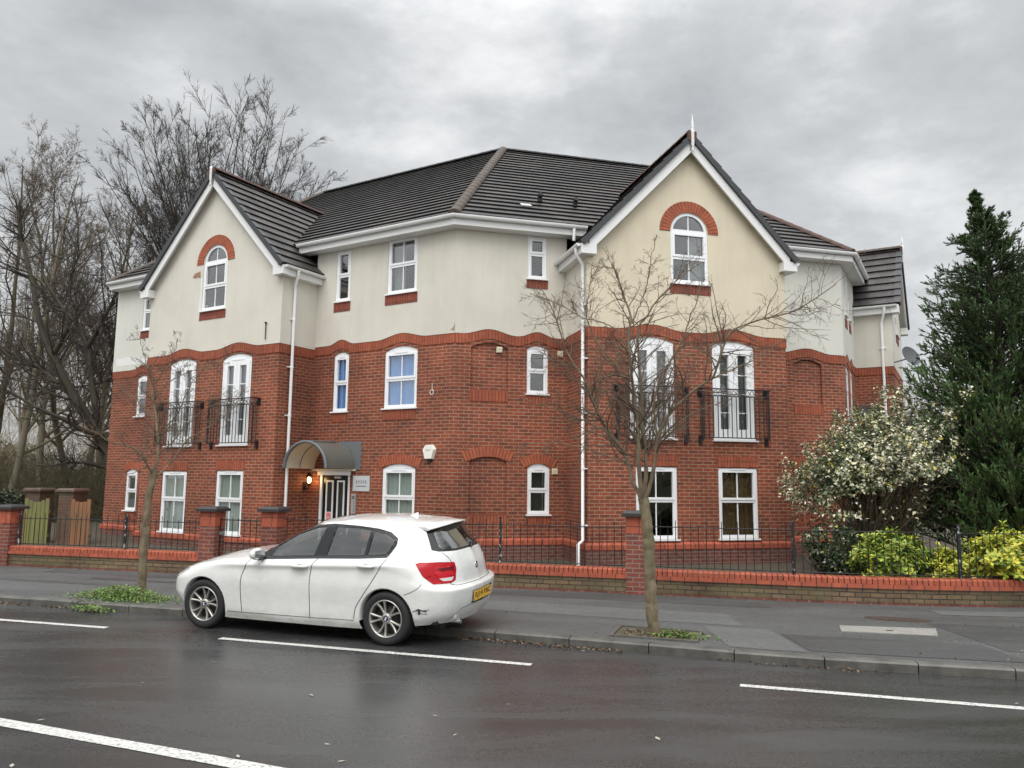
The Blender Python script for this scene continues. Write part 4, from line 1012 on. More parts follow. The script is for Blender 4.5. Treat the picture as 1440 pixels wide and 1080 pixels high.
# ------------------------------------------------------------------ garden wall, piers, railings
def garden_wall(name, path, label, loc):
    t = empty(name, loc, label, 'garden wall')
    n = 1
    mb = MB(); sweep(mb, path, [(0, .05), (0, .335), (-.215, .335), (-.215, .05)]); mb.build('brickwork', M['wallbase'], t, origin=loc)
    mb = MB(); sweep(mb, path, [(.008, .06), (.008, .125), (.001, .125), (.001, .06)]); mb.build('brick_footing', M['pier'], t, origin=loc)
    mb = MB(); sweep(mb, path, [(.028, .336), (.028, .405), (-.24, .405), (-.24, .336)]); mb.build('coping_course', M['coping2'], t, origin=loc)
    mb = MB(); cum = 0
    P = [Vector((p[0], p[1], 0)) for p in path]; L = [0]
    for a, b in zip(P[:-1], P[1:]): L.append(L[-1] + (b - a).length)
    def at(q):
        for i in range(len(P) - 1):
            if q <= L[i + 1] or i == len(P) - 2: return P[i] + (P[i + 1] - P[i]).normalized() * (q - L[i]), (P[i + 1] - P[i]).normalized()
    q = 0.0; nn = 0
    while q < L[-1] - .02 and nn < 700:       # bricks on edge with rounded, slightly uneven tops
        (c, d), (c2, _) = at(q + .004), at(min(L[-1], q + .075)); o = Vector((d.y, -d.x, 0)); h = .408 + .094 + random.uniform(-.004, .003); e = random.uniform(-.004, .004)
        z = Vector((0, 0, 1)); u = nn * .082 + .012
        for (a_, b_, uvz) in ((c + o * (.015 + e) + z * .407, c2 + o * (.015 + e) + z * .407, 0),):
            f0, f1 = c + o * (.015 + e), c2 + o * (.015 + e); b0, b1 = c - o * .225, c2 - o * .225
            rows = [[f0 + z * .407, f1 + z * .407], [f0 + z * (h - .02), f1 + z * (h - .02)], [f0 - o * .02 + z * h, f1 - o * .02 + z * h], [b0 + z * h, b1 + z * h], [b0 + z * .407, b1 + z * .407]]
            mb.grid(rows, 0, False, False, lambda a, b: (u + b * .06, .05 + a * .08))
            for k in range(2): mb.poly([r[k] for r in rows], [(u + .03, .1)] * 5)
        q += .0822; nn += 1
    mb.build('coping', M['coping'], t, origin=loc)
    return t
def pier(x, t, loc, name='brick_pier', h=1.36, w=.33, m='pier', y=None, base=.08, capm='cap'):
    d = Vector((1, -.2465, 0)).normalized(); n = Vector((d.y, -d.x, 0)); c = Vector((x, wall_y(x) if y is None else y, 0)) - n * (w / 2 - .05)
    def bx(a, z0, z1, top=None):
        b = a if top is None else top
        return [c - d * a / 2 + n * a / 2 + Vector((0, 0, z0)), c + d * a / 2 + n * a / 2 + Vector((0, 0, z0)), c + d * a / 2 - n * a / 2 + Vector((0, 0, z0)), c - d * a / 2 - n * a / 2 + Vector((0, 0, z0)),
                c - d * b / 2 + n * b / 2 + Vector((0, 0, z1)), c + d * b / 2 + n * b / 2 + Vector((0, 0, z1)), c + d * b / 2 - n * b / 2 + Vector((0, 0, z1)), c - d * b / 2 - n * b / 2 + Vector((0, 0, z1))]
    mb = MB(); mb.box8(bx(w, base, h - .37 if m == 'pier' else h - .09)); o = mb.build(name, M[m], t, origin=loc)
    if m == 'pier':
        mb = MB(); mb.box8(bx(w + .004, h - .37, h - .09)); mb.build('brick_head', M['coping2'], o, origin=loc)
    mb = MB(); mb.box8(bx(w + .13, h - .09, h - .04)); mb.box8(bx(w + .10, h - .0398, h, w + .02)); mb.build('cap', M[capm], o, origin=loc)
    return o
def railing(path, t, loc, h0, h1, posts=(), name='railing', sp=.125, wob=True):
    P = [Vector((p[0], p[1], 0)) for p in path]; mb = MB()
    off = .11
    def nrm(d): return Vector((d.y, -d.x, 0))
    for a, b in zip(P[:-1], P[1:]):
        d = (b - a).normalized(); L = (b - a).length; o = -nrm(d) * off
        for z in (h0 + .045, h1 - .07): mb.tube([a + o + Vector((0, 0, z)), b + o + Vector((0, 0, z))], .0085, 5)
        n = max(1, round(L / sp))
        for i in range(n):
            p = a + d * (L * (i + .5) / n) + o
            mb.tube([p + Vector((0, 0, h0 + .02)), p + Vector((random.uniform(-.004, .004), 0, h1 + (.04 if i % 2 else -.03) - .0))], .0065, 5)
    r = mb.build(name, M['black'], t, origin=loc)
    for q in posts:
        a, b = P[0], P[-1]; x = q
        y = float(np.interp(x, [p.x for p in P], [p.y for p in P])); d = (P[-1] - P[0]).normalized() if len(P) == 2 else Vector((1, -.2, 0)).normalized()
        p = Vector((x, y, 0)) - nrm(d) * off; k = MB()
        k.box(p.x - .022, p.x + .022, p.y - .022, p.y + .022, h0, h1 + .04); k.box(p.x - .028, p.x + .028, p.y - .028, p.y + .028, h1 + .04, h1 + .065)
        k.build('post', M['peel'], r, origin=loc)
    return r
mt = mat('peeling_black_paint', (.012, .012, .014), .45); t = NT(mt); t.col(t.mix(t.ramp(t.noise(t.coord('World', scale=(1, 1, .5)), 26, 4, .6), [(.60, 0.0), (.64, 1.0)]), (.012, .012, .014), (.42, .44, .46))); M['peel'] = mt
LW = (-7.9, wall_y(-7.9), .1)
tl = garden_wall('garden_wall', [(-14.5, wall_y(-14.5)), (-5.95, wall_y(-5.95))], 'low orange topped brick wall with railings left of the gate', LW)
pier(-10.46, tl, LW, h=1.33); pier(-5.80, tl, LW, h=1.38)
railing([(-10.28, wall_y(-10.28)), (-5.98, wall_y(-5.98))], tl, LW, .50, 1.13, posts=(-10.2, -7.70))
railing([(-14.4, wall_y(-14.4)), (-10.65, wall_y(-10.65))], tl, LW, .50, 1.13)
RW = (1.0, wall_y(1.0), .1)
tr = garden_wall('garden_wall', [(-4.35, wall_y(-4.35)), (2.25, wall_y(2.25))] + GW[5:], 'low orange topped brick wall with railings right of the gate curving round the corner', RW)
pier(-4.52, tr, RW, h=1.40); pier(2.10, tr, RW, h=1.46)
railing([(-4.3, wall_y(-4.3)), (1.92, wall_y(1.92))], tr, RW, .50, 1.24, posts=(-.2,))
railing([(2.30, wall_y(2.30)), (4.6, wall_y(4.6))], tr, RW, .50, 1.27, posts=(4.52,))
railing(GW[5:], tr, RW, .50, 1.27, posts=(6.98, 9.0))
gl = (-4.95, wall_y(-4.95), .1); gt = empty('metal_gate', gl, 'black metal bar gate closed between two brick piers', 'gate')
mb = MB(); a, b = Vector((-5.60, wall_y(-5.60) + .12, 0)), Vector((-4.72, wall_y(-4.72) + .12, 0))
for z in (.2, .7, 1.13): mb.tube([a + Vector((0, 0, z)), b + Vector((0, 0, z))], .011, 6)
for i in range(8):
    p = a + (b - a) * i / 7; mb.tube([p + Vector((0, 0, .17)), p + Vector((0, 0, 1.17))], .011 if i in (0, 7) else .007, 6)
mb.build('gate_frame', M['black'], gt, origin=gl)
mb = MB(); p = a + Vector((.03, -.02, .88)); mb.box(p.x - .04, p.x + .06, p.y - .02, p.y + .02, p.z - .03, p.z + .03); mb.build('latch', M['lead'], gt, origin=gl)
mb = MB(); mb.poly([(-5.4, wall_y(-5.4), .246), (-4.58, wall_y(-4.58), .246), (-4.0, 17.2, .246), (-4.1, 18.6, .246), (-5.0, 18.9, .246)]); tag(mb.build('path', M['slab']), kind='structure')
# ------------------------------------------------------------------ timber fence and old piers at the left
def wood_mat(name, a, b, g):
    mt = mat(name, a, .75); t = NT(mt); w = t.coord('World', scale=(9, 9, .5)); c = t.mix(t.ramp(t.noise(w, 2.2, 6, .65), [(.3, 0.0), (.7, 1.0)]), a, b)
    c = t.mix(t.ramp(t.noise(t.coord('World', scale=(1.2, 1.2, .5)), 1.6, 4), [(.4, 0.0), (.62, .8)]), c, g); t.col(c); t.bump(t.noise(w, 8, 4), .3, .006); return mt
M['wood_o'] = wood_mat('orange_timber', (.30, .13, .055), (.22, .10, .05), (.17, .10, .05)); M['wood_g'] = wood_mat('mossy_green_timber', (.17, .155, .065), (.12, .105, .05), (.19, .20, .055))
def timber(x0, x1, y0, y1, zt, dip, m, label):
    n = max(5, round(math.hypot(x1 - x0, y1 - y0) / .098)); loc = ((x0 + x1) / 2, (y0 + y1) / 2, .1); t = empty('timber_fence_panel', loc, label, 'fence', 'timber fence panels between old brick piers'); mb = MB()
    for i in range(n):
        q0, q1 = i / n, (i + .9) / n; z = zt - dip * math.sin(math.pi * (q0 + q1) / 2) + random.uniform(-.012, .012)
        xa, xb, ya, yb = x0 + (x1 - x0) * q0, x0 + (x1 - x0) * q1, y0 + (y1 - y0) * q0, y0 + (y1 - y0) * q1; e = random.uniform(-.006, .006)
        mb.box8([(xa, ya + e, .1), (xb, yb + e, .1), (xb, yb + .022 + e, .1), (xa, ya + .022 + e, .1), (xa, ya + e, z), (xb, yb + e, z), (xb, yb + .022 + e, z), (xa, ya + .022 + e, z)])
    mb.build('boards', M[m], t, origin=loc); mb = MB()
    for z in (.4, 1.0): mb.box8([(x0, y0 + .03, z), (x1, y1 + .03, z), (x1, y1 + .07, z), (x0, y0 + .07, z), (x0, y0 + .03, z + .08), (x1, y1 + .03, z + .08), (x1, y1 + .07, z + .08), (x0, y0 + .07, z + .08)])
    mb.build('rail', M[m], t, origin=loc)
timber(-12.25, -11.62, 19.6, 19.6, 1.40, .12, 'wood_g', 'mossy green upright board fence panel with dipped top between two old piers')
timber(-11.02, -10.52, 19.5, 19.5, 1.38, .10, 'wood_o', 'orange brown upright board fence panel next to the brick building')
for x, y, lb in ((-12.27, 20.0, 'old dark brick pier left of the mossy fence panel'), (-11.27, 19.75, 'old dark brick pier between the mossy and the orange fence panels')):
    l = (x, y, .1); t = empty('brick_pier', l, lb, 'pier'); pier(x, t, l, 'pier_shaft', 1.62, .44, 'oldpier', y, .02, 'oldpier')
# ------------------------------------------------------------------ the white hatchback
CARL = .8; TILT = math.atan(.05); TH = R(159.55)
fx = Vector((math.cos(TH), math.sin(TH), 0)); ly = Vector((-math.sin(TH), math.cos(TH), 0))
Ly = ly * math.cos(TILT) - Vector((0, 0, 1)) * math.sin(TILT); Zu = Vector((0, 0, 1)) * math.cos(TILT) + ly * math.sin(TILT)
cbase = Vector((-1.157, 10.133, 0)) + ly * .8 - Ly * .8
CAR = empty('parked_car', cbase, 'white five door hatchback parked half on the pavement with a scuffed rear bumper', 'car')
mm = Matrix.Identity(4)
for i in range(3): mm[i][0] = fx[i]; mm[i][1] = Ly[i]; mm[i][2] = Zu[i]; mm[i][3] = cbase[i]
CAR.matrix_world = mm
mt = mat('white_car_paint', (.74, .745, .72), .28, coat=.8); t = NT(mt)
oc = t.coord('Object'); sepz = t.new('ShaderNodeSeparateXYZ'); t.L.new(oc, sepz.inputs[0])
dirt = t.math('MULTIPLY', t.ramp(t.noise(t.coord('Object', scale=(1, 1, 2)), 4, 6, .7), [(.38, 0.0), (.7, 1.0)]), t.ramp(sepz.outputs['Z'], [(.16, .8), (.34, .22)]))
t.col(t.mix(dirt, (.74, .745, .72), (.36, .33, .27))); t.rough(t.ramp(dirt, [(0, .14), (1, .55)])); M['paintwhite'] = mt
M['trim'] = mat('gloss_black_trim', (.010, .010, .011), .22); M['seam'] = mat('dark_seam', (.02, .02, .02), .7)
M['tyre'] = mat('tyre_rubber', (.016, .016, .017), .7); M['alloy'] = mat('grey_alloy', (.46, .44, .41), .32, .75); M['brake'] = mat('brake_dark', (.03, .028, .026), .6, .3)
M['red'] = mat('red_lens', (.40, .003, .008), .18, spec=.3); M['brl'] = mat('bright_red_lens', (.55, .006, .02), .2, spec=.3); M['dred'] = mat('dark_red_lens', (.11, .002, .005), .2, spec=.3); M['clear'] = mat('clear_lens', (.62, .58, .58), .12, coat=.6)
M['seat'] = mat('grey_seat_cloth', (.05, .05, .055), .85); M['chrome'] = mat('chrome', (.75, .75, .76), .1, 1.0)
rows_ = {
 0: [(3.30,0,.20),(3.28,.35,.20),(3.16,.62,.20),(2.98,.755,.19),(2.69,.81,.18),(2.2,.82,.165),(1.6,.82,.165),(1.0,.82,.165),(.4,.82,.17),(0,.81,.2),(-.40,.775,.25),(-.64,.60,.26),(-.755,.32,.26),(-.785,0,.26)],
 1: [(3.40,0,.32),(3.38,.35,.32),(3.25,.64,.32),(3.04,.80,.32),(2.69,.855,.30),(2.2,.852,.255),(1.6,.85,.255),(1.0,.85,.255),(.4,.853,.265),(0,.86,.30),(-.44,.828,.36),(-.715,.65,.375),(-.825,.33,.38),(-.845,0,.38)],
 2: [(3.444,0,.46),(3.42,.35,.46),(3.325,.66,.46),(3.08,.822,.46),(2.69,.875,.46),(2.2,.868,.43),(1.6,.862,.43),(1.0,.862,.43),(.4,.868,.44),(0,.878,.46),(-.45,.848,.49),(-.745,.675,.51),(-.865,.34,.515),(-.885,0,.515)],
 3: [(3.435,0,.60),(3.41,.35,.60),(3.31,.66,.61),(3.07,.82,.62),(2.69,.882,.63),(2.2,.880,.63),(1.6,.876,.635),(1.0,.876,.645),(.4,.880,.66),(0,.885,.67),(-.45,.852,.655),(-.755,.685,.65),(-.875,.34,.645),(-.897,0,.645)],
 4: [(3.37,0,.685),(3.34,.35,.685),(3.20,.65,.70),(2.99,.795,.725),(2.69,.864,.76),(2.2,.862,.785),(1.6,.858,.80),(1.0,.858,.82),(.4,.860,.845),(0,.862,.86),(-.415,.832,.77),(-.66,.652,.715),(-.80,.335,.70),(-.832,0,.70)],
 5: [(3.22,0,.745),(3.20,.35,.75),(3.07,.62,.77),(2.91,.745,.80),(2.69,.825,.83),(2.2,.868,.848),(1.6,.872,.865),(1.0,.872,.888),(.4,.872,.91),(0,.868,.925),(-.40,.79,.92),(-.63,.63,.885),(-.765,.33,.87),(-.80,0,.87)],
 6: [(2.6,0,.93),(2.6,.33,.92),(2.6,.56,.90),(2.55,.67,.888),(2.42,.745,.89),(2.12,.785,.905),(1.6,.803,.935),(1.0,.805,.962),(.4,.80,.99),(0,.785,1.01),(-.39,.715,1.02),(-.575,.60,1.03),(-.70,.33,1.03),(-.735,0,1.035)],
 7: [(2.02,0,1.005),(2.01,.33,1.0),(1.98,.53,.985),(1.95,.64,.97),(1.92,.705,.955),(1.86,.745,.945),(1.55,.770,.968),(1.0,.775,.99),(.4,.77,1.018),(0,.752,1.04),(-.365,.688,1.06),(-.54,.583,1.07),(-.675,.33,1.075),(-.708,0,1.08)],
 8: [(1.65,0,1.19),(1.63,.33,1.185),(1.57,.51,1.175),(1.54,.595,1.17),(1.51,.645,1.168),(1.42,.670,1.165),(1.25,.688,1.175),(.95,.694,1.19),(.4,.690,1.205),(.05,.672,1.22),(-.26,.615,1.235),(-.41,.525,1.24),(-.535,.31,1.245),(-.565,0,1.25)],
 9: [(1.18,0,1.395),(1.16,.33,1.388),(1.12,.47,1.375),(1.10,.54,1.362),(1.08,.575,1.355),(1.04,.592,1.352),(.98,.598,1.357),(.8,.604,1.372),(.4,.602,1.372),(.1,.592,1.352),(-.18,.558,1.335),(-.31,.49,1.352),(-.41,.3,1.378),(-.435,0,1.385)],
 10:[(1.05,0,1.418),(1.03,.29,1.412),(1.0,.42,1.403),(.98,.478,1.397),(.96,.505,1.394),(.93,.515,1.396),(.88,.52,1.40),(.7,.524,1.412),(.4,.522,1.414),(.12,.512,1.402),(-.12,.482,1.388),(-.23,.42,1.396),(-.31,.26,1.408),(-.335,0,1.412)],
 11:[(.9,0,1.437),(.88,.15,1.436),(.86,.22,1.434),(.82,.25,1.433),(.78,.26,1.433),(.74,.26,1.435),(.68,.26,1.438),(.6,.26,1.442),(.4,.26,1.444),(.25,.26,1.442),(.1,.25,1.436),(-.02,.2,1.432),(-.06,.12,1.431),(-.08,0,1.431)],
 12:[(.82,0,1.446),(.78,0,1.447),(.74,0,1.448),(.7,0,1.449),(.66,0,1.45),(.62,0,1.451),(.57,0,1.452),(.5,0,1.453),(.4,0,1.454),(.3,0,1.453),(.2,0,1.450),(.12,0,1.447),(.06,0,1.444),(.02,0,1.442)],
}
CG = np.array([rows_[i] for i in range(13)], float)          # rows x columns x 3
def pchip(A, n):
    """monotone cubic through rows of A along axis 0, n steps per span"""
    k = len(A); D = np.diff(A, axis=0); S = np.zeros_like(A)
    a, b = D[:-1], D[1:]; ok = (a * b) > 0
    with np.errstate(divide='ignore', invalid='ignore'):
        S[1:-1] = np.where(ok, 2 * a * b / (a + b), 0) * .65 + np.where(ok, (a + b) / 2, (a + b) / 2 * .5) * .35
    S[0] = D[0]; S[-1] = D[-1]; out = []
    for i in range(k - 1):
        for j in range(n):
            t = j / n; h = (1 + 2 * t) * (1 - t) ** 2; g = t * (1 - t) ** 2; h1 = t * t * (3 - 2 * t); g1 = t * t * (t - 1)
            out.append(A[i] * h + S[i] * g + A[i + 1] * h1 + S[i + 1] * g1)
    out.append(A[-1]); return np.array(out)
G1 = pchip(CG, 7); G2 = pchip(np.swapaxes(G1, 0, 1), 10)         # columns x rows x 3
G2[:, :, 1] = np.maximum(G2[:, :, 1], 0); G2[0, :, 1] = 0; G2[-1, :, 1] = 0; G2[:, -1, 1] = 0
nc, nr = G2.shape[:2]
bm = bmesh.new(); vv = [[bm.verts.new(G2[a, b]) for b in range(nr)] for a in range(nc)]
for a in range(nc - 1):
    for b in range(nr - 1):
        try: bm.faces.new((vv[a][b], vv[a + 1][b], vv[a + 1][b + 1], vv[a][b + 1]))
        except ValueError: pass
bmesh.ops.remove_doubles(bm, verts=bm.verts, dist=2e-4)
bmesh.ops.recalc_face_normals(bm, faces=bm.faces); bm.normal_update()
if sum(f.normal.y for f in bm.faces if f.calc_center_median().y > .8) < 0: bmesh.ops.reverse_faces(bm, faces=bm.faces)
bm.normal_update()
BV = BVHTree.FromBMesh(bm)
def inpoly(p, poly):
    s = 0; c = False; n = len(poly)
    for i in range(n):
        a, b = poly[i], poly[(i + 1) % n]
        if (a[1] > p[1]) != (b[1] > p[1]) and p[0] < (b[0] - a[0]) * (p[1] - a[1]) / (b[1] - a[1]) + a[0]: c = not c
    return c
def cut(poly, e1, e2, view):
    """cut the body along a convex outline drawn in the plane (e1, e2); returns the faces inside"""
    e1, e2, view = Vector(e1), Vector(e2), Vector(view); xs = [p[0] for p in poly]; ys = [p[1] for p in poly]; n = len(poly)
    cen = (sum(xs) / n, sum(ys) / n)
    def near():
        r = []
        for f in bm.faces:
            if f.normal.dot(view) < .02: continue
            c = f.calc_center_median(); u, v = c.dot(e1), c.dot(e2)
            if min(xs) - .12 < u < max(xs) + .12 and min(ys) - .12 < v < max(ys) + .12 and c.dot(view) > 0: r.append(f)
        return r
    for i in range(n):
        a, b = poly[i], poly[(i + 1) % n]; d = (b[0] - a[0], b[1] - a[1]); no = e1 * d[1] - e2 * d[0]
        if no.length < 1e-6: continue
        fs = near(); ge = list({e for f in fs for e in f.edges} | {v for f in fs for v in f.verts} | set(fs))
        bmesh.ops.bisect_plane(bm, geom=ge, dist=1e-6, plane_co=e1 * a[0] + e2 * a[1], plane_no=no.normalized())
    bm.normal_update()
    return [f for f in near() if inpoly((f.calc_center_median().dot(e1), f.calc_center_median().dot(e2)), poly)]
def take(faces, off, name, m, both=True, delete=True, parent=None, smooth=True, thick=0):
    mb = {}; V = []; Q = []
    for f in faces:
        q = []
        for l in f.verts:
            if l not in mb:
                mb[l] = len(V); V.append(l.co + l.normal * off)
            q.append(mb[l])
        Q.append(q)
    nv_ = len(V); edges = {}
    for q in Q:
        for a, b in zip(q, q[1:] + q[:1]): edges[(min(a, b), max(a, b))] = edges.get((min(a, b), max(a, b)), 0) + 1
    if thick:
        inv = {i: k for k, i in mb.items()}
        V2 = [inv[i].co - inv[i].normal * thick for i in range(nv_)]; V += V2
        Q += [[a, b, b + nv_, a + nv_] for (a, b), c in edges.items() if c == 1]
    out = []
    for sg in ((1, -1) if both else (1,)):
        me = bpy.data.meshes.new(name); me.from_pydata([(v.x, v.y * sg, v.z) for v in V], [], Q)
        me.polygons.foreach_set('use_smooth', [smooth] * len(Q)); me.update(); out.append(link_mesh(name, me, m, parent or CAR))
    if delete: bmesh.ops.delete(bm, geom=faces, context='FACES')
    return out
SX, SZ, SY = (1, 0, 0), (0, 0, 1), (0, 1, 0)
# wheel arches
def circ(cx, cz, r, n=26): return [(cx + r * math.cos(i * 6.2832 / n), cz + r * math.sin(i * 6.2832 / n)) for i in range(n)]
ARCH = .362
for cx in (0, 2.69):
    fs = cut(circ(cx, .315, ARCH), SX, SZ, SY); bmesh.ops.delete(bm, geom=fs, context='FACES')
# side glass: black surround with three panes
outer = [(1.985, .915), (1.79, 1.068), (1.395, 1.264), (1.119, 1.35), (.86, 1.374), (.52, 1.361), (.224, 1.335), (.047, 1.296), (-.059, 1.228), (-.058, 1.152), (.025, 1.013), (.40, .988), (.969, .965), (1.723, .925)][::-1]
panes = [[(1.71, .962), (1.655, 1.075), (1.385, 1.232), (1.112, 1.322), (.971, 1.334), (1.062, .994)], [(.876, 1.004), (.815, 1.339), (.517, 1.334), (.325, 1.315), (.343, 1.03)], [(.303, 1.033), (.275, 1.304), (.11, 1.276), (-.012, 1.218), (-.02, 1.174), (.054, 1.048)]]
for pn in panes:
    fs = cut(pn, SX, SZ, SY); take(fs, -.004, 'side_window', M['carglass'])
fs = cut(outer, SX, SZ, SY); take(fs, .003, 'window_surround', M['trim'], thick=.012)
# windscreen and rear window (symmetrical, drawn in y, z)
wsc = [(-.01, 1.015), (.30, 1.012), (.54, 1.0), (.60, 1.04), (.535, 1.28), (.47, 1.352), (.30, 1.372), (-.01, 1.378)]
fs = cut(wsc, SY, SZ, (1, 0, .3)); take(fs, .001, 'windscreen', M['carglass'])
rw = [(-.01, 1.075), (.33, 1.072), (.56, 1.08), (.605, 1.10), (.50, 1.315), (.44, 1.345), (.28, 1.37), (-.01, 1.378)]
fs = cut(rw, SY, SZ, (-1, 0, .2))
rin = [(-.02, 1.098), (.33, 1.095), (.50, 1.105), (.525, 1.125), (.44, 1.30), (.28, 1.335), (-.02, 1.345)]
fi = cut(rin, SY, SZ, (-1, 0, .2)); take(fi, .002, 'rear_window', M['carglass'])
fs = cut(rw, SY, SZ, (-1, 0, .2)); take(fs, .002, 'rear_window_surround', M['trim'])
# tail lamps: drawn across the rear corner
e1 = Vector((.78, .626, 0)).normalized(); vw = Vector((-.626, .78, 0)).normalized()
def hz(x, y, z): return (Vector((x, y, 0)).dot(e1), z)
lamp = [hz(-.375, .81, .955), hz(-.42, .78, .972), hz(-.60, .63, .968), hz(-.725, .475, .95), hz(-.745, .47, .88), hz(-.74, .49, .745), hz(-.70, .545, .722), hz(-.56, .735, .728), hz(-.46, .80, .82)]
for sub, m_, nm in (([hz(-.725, .50, .905), hz(-.58, .69, .90), hz(-.62, .64, .868), hz(-.725, .50, .868)], 'dred', 'lamp_band'), ([hz(-.725, .51, .79), hz(-.60, .67, .785), hz(-.635, .62, .752), hz(-.71, .535, .748)], 'clear', 'reversing_lamp'), ([hz(-.725, .50, .845), hz(-.57, .70, .848), hz(-.59, .67, .81), hz(-.725, .505, .81)], 'brl', 'brake_lamp')):
    if sub[0][0] > sub[1][0]: pass
    fs = cut(sub, e1, SZ, vw); LS = take(fs, .006, nm, M[m_])
    for o in LS: o['_lamp'] = 1
fs = cut(lamp, e1, SZ, vw); TL = take(fs, .005, 'tail_lamp', M['red'], thick=.01)
for o in list(COL.objects):
    if o.get('_lamp'):
        del o['_lamp']; par = TL[0] if o.data.vertices[0].co.y > 0 else TL[1]; o.parent = par
# headlamps
e1h = Vector((-.626, .78, 0)).normalized(); vwh = Vector((.78, .626, .1)).normalized()
def hh(x, y, z): return (Vector((x, y, 0)).dot(e1h), z)
hl = [hh(3.36, .36, .59), hh(3.35, .40, .665), hh(3.20, .62, .71), hh(3.0, .75, .755), hh(3.02, .79, .735), hh(3.15, .74, .64), hh(3.26, .66, .575)]
fs = cut(hl, e1h, SZ, vwh); take(fs, .004, 'headlamp', [mat('headlamp_lens', (.42, .44, .46), .1, .3, coat=1)], thick=.01)
# kidney shaped front grilles
kg = [(.02, .50), (.22, .50), (.25, .58), (.24, .645), (.03, .655)]
fs = cut(kg, SY, SZ, (1, 0, 0)); take(fs, .004, 'front_grille', M['trim'], thick=.012)
fs = cut([(-.01, .27), (.40, .27), (.44, .36), (-.01, .37)], SY, SZ, (1, 0, 0)); take(fs, .001, 'air_intake', M['seam'])
# number plate recess on the tail
fs = cut([(-.01, .44), (.29, .445), (.31, .60), (-.01, .605)], SY, SZ, (-1, 0, 0)); take(fs, -.02, 'plate_recess', M['paintwhite'], thick=-.0)
# the body shell itself, both sides
bmesh.ops.dissolve_degenerate(bm, dist=1e-6, edges=bm.edges)
body = bm.copy(); geo = bmesh.ops.duplicate(body, geom=body.faces[:] + body.verts[:] + body.edges[:])
nvs = [g for g in geo['geom'] if isinstance(g, bmesh.types.BMVert)]
for v in nvs: v.co.y = -v.co.y
bmesh.ops.reverse_faces(body, faces=[g for g in geo['geom'] if isinstance(g, bmesh.types.BMFace)])
bmesh.ops.remove_doubles(body, verts=[v for v in body.verts if abs(v.co.y) < 1e-4], dist=1e-4)
for f in body.faces: f.smooth = True
me = bpy.data.meshes.new('body'); body.to_mesh(me); body.free()
BODY = link_mesh('body', me, M['paintwhite'], CAR)
# --- lines on the skin
def skin(x, z, sg=1, off=.0015):
    h = BV.ray_cast(Vector((x, 2, z)), Vector((0, -1, 0)))
    if h[0] is None: return None
    p = h[0] + Vector((0, 1, 0)) * off; return Vector((p.x, p.y * sg, p.z))
def dense(pts, n=10):
    out = []
    for a, b in zip(pts[:-1], pts[1:]):
        for k in range(n): out.append(tuple(a[i] + (b[i] - a[i]) * k / n for i in range(len(a))))
    return out + [pts[-1]]
def smooth_pts(pts, n=8):
    return [tuple(p) for p in pchip(np.array(pts, float), n)]
def skin_line(pts, sg, r, name, m, n=8):
    mb = MB(); path = [skin(x, z, sg) for x, z in smooth_pts(pts, n)]; path = [p for p in path if p is not None]
    mb.tube(path, r, 5); return mb.build(name, m, CAR)
for sg in (1, -1):
    for pts in ([(1.99, .915), (2.015, .845), (2.077, .694), (2.085, .53), (2.073, .25)], [(.975, .962), (1.003, .93), (1.019, .896), (1.051, .752), (1.054, .25)], [(.02, 1.0), (.067, .918), (.179, .737), (.313, .551), (.40, .42), (.43, .29)]):
        skin_line(pts, sg, .0042, 'door_seam', M['seam'])
    skin_line([(.43, .268), (1.2, .258), (2.3, .252)], sg, .003, 'sill_seam', M['seam'])
    skin_line([(-.46, .735), (-.42, .69), (-.33, .64), (-.25, .61)], sg, .003, 'bumper_seam', M['seam'])
    # door handles
    for hx, hz_ in ((1.20, .875), (.26, .918)):
        c = skin(hx, hz_, sg, 0); mb = MB()
        q = [c + Vector((t * .115, sg * (.004 + .034 * math.sqrt(max(0, 1 - abs(t) ** 2.5))), 0)) for t in [-1, -.85, -.6, -.3, 0, .3, .6, .85, 1]]
        mb.tube(q, [.013, .017, .019, .019, .019, .019, .019, .017, .013], 8)
        h = mb.build('door_handle', M['paintwhite'], CAR)
        mb = MB(); mb.tube([c + Vector((t * .07, sg * .002, 0)) for t in (-1, 0, 1)], [.012, .022, .012], 8); mb.build('handle_cup', M['seam'], h)
    # mirrors
    mb = MB(); c = Vector((1.80, sg * .915, 1.0))
    rows = []
    for k in range(9):
        a = math.pi * k / 8; ry = .115 * math.sin(a) ** .6; rows.append([c + Vector((.085 * math.cos(a) * (1 if math.cos(a) > 0 else .45), ry * math.cos(b) * .95, ry * .66 * math.sin(b))) for b in [i * 6.2832 / 16 for i in range(16)]])
    mb.grid(rows, 0, True, True); mi_ = mb.build('door_mirror', M['paintwhite'], CAR)
    mb = MB(); mb.tube([Vector((1.80, sg * .775, .935)), Vector((1.79, sg * .85, .945)), Vector((1.79, sg * .90, .955))], [.035, .03, .04], 8); mb.build('mirror_arm', M['trim'], mi_)
    mb = MB(); mb.box(1.755, 1.762, sg * .915 - .09, sg * .915 + .09, .955, 1.05); mb.build('mirror_glass', M['chrome'], mi_)
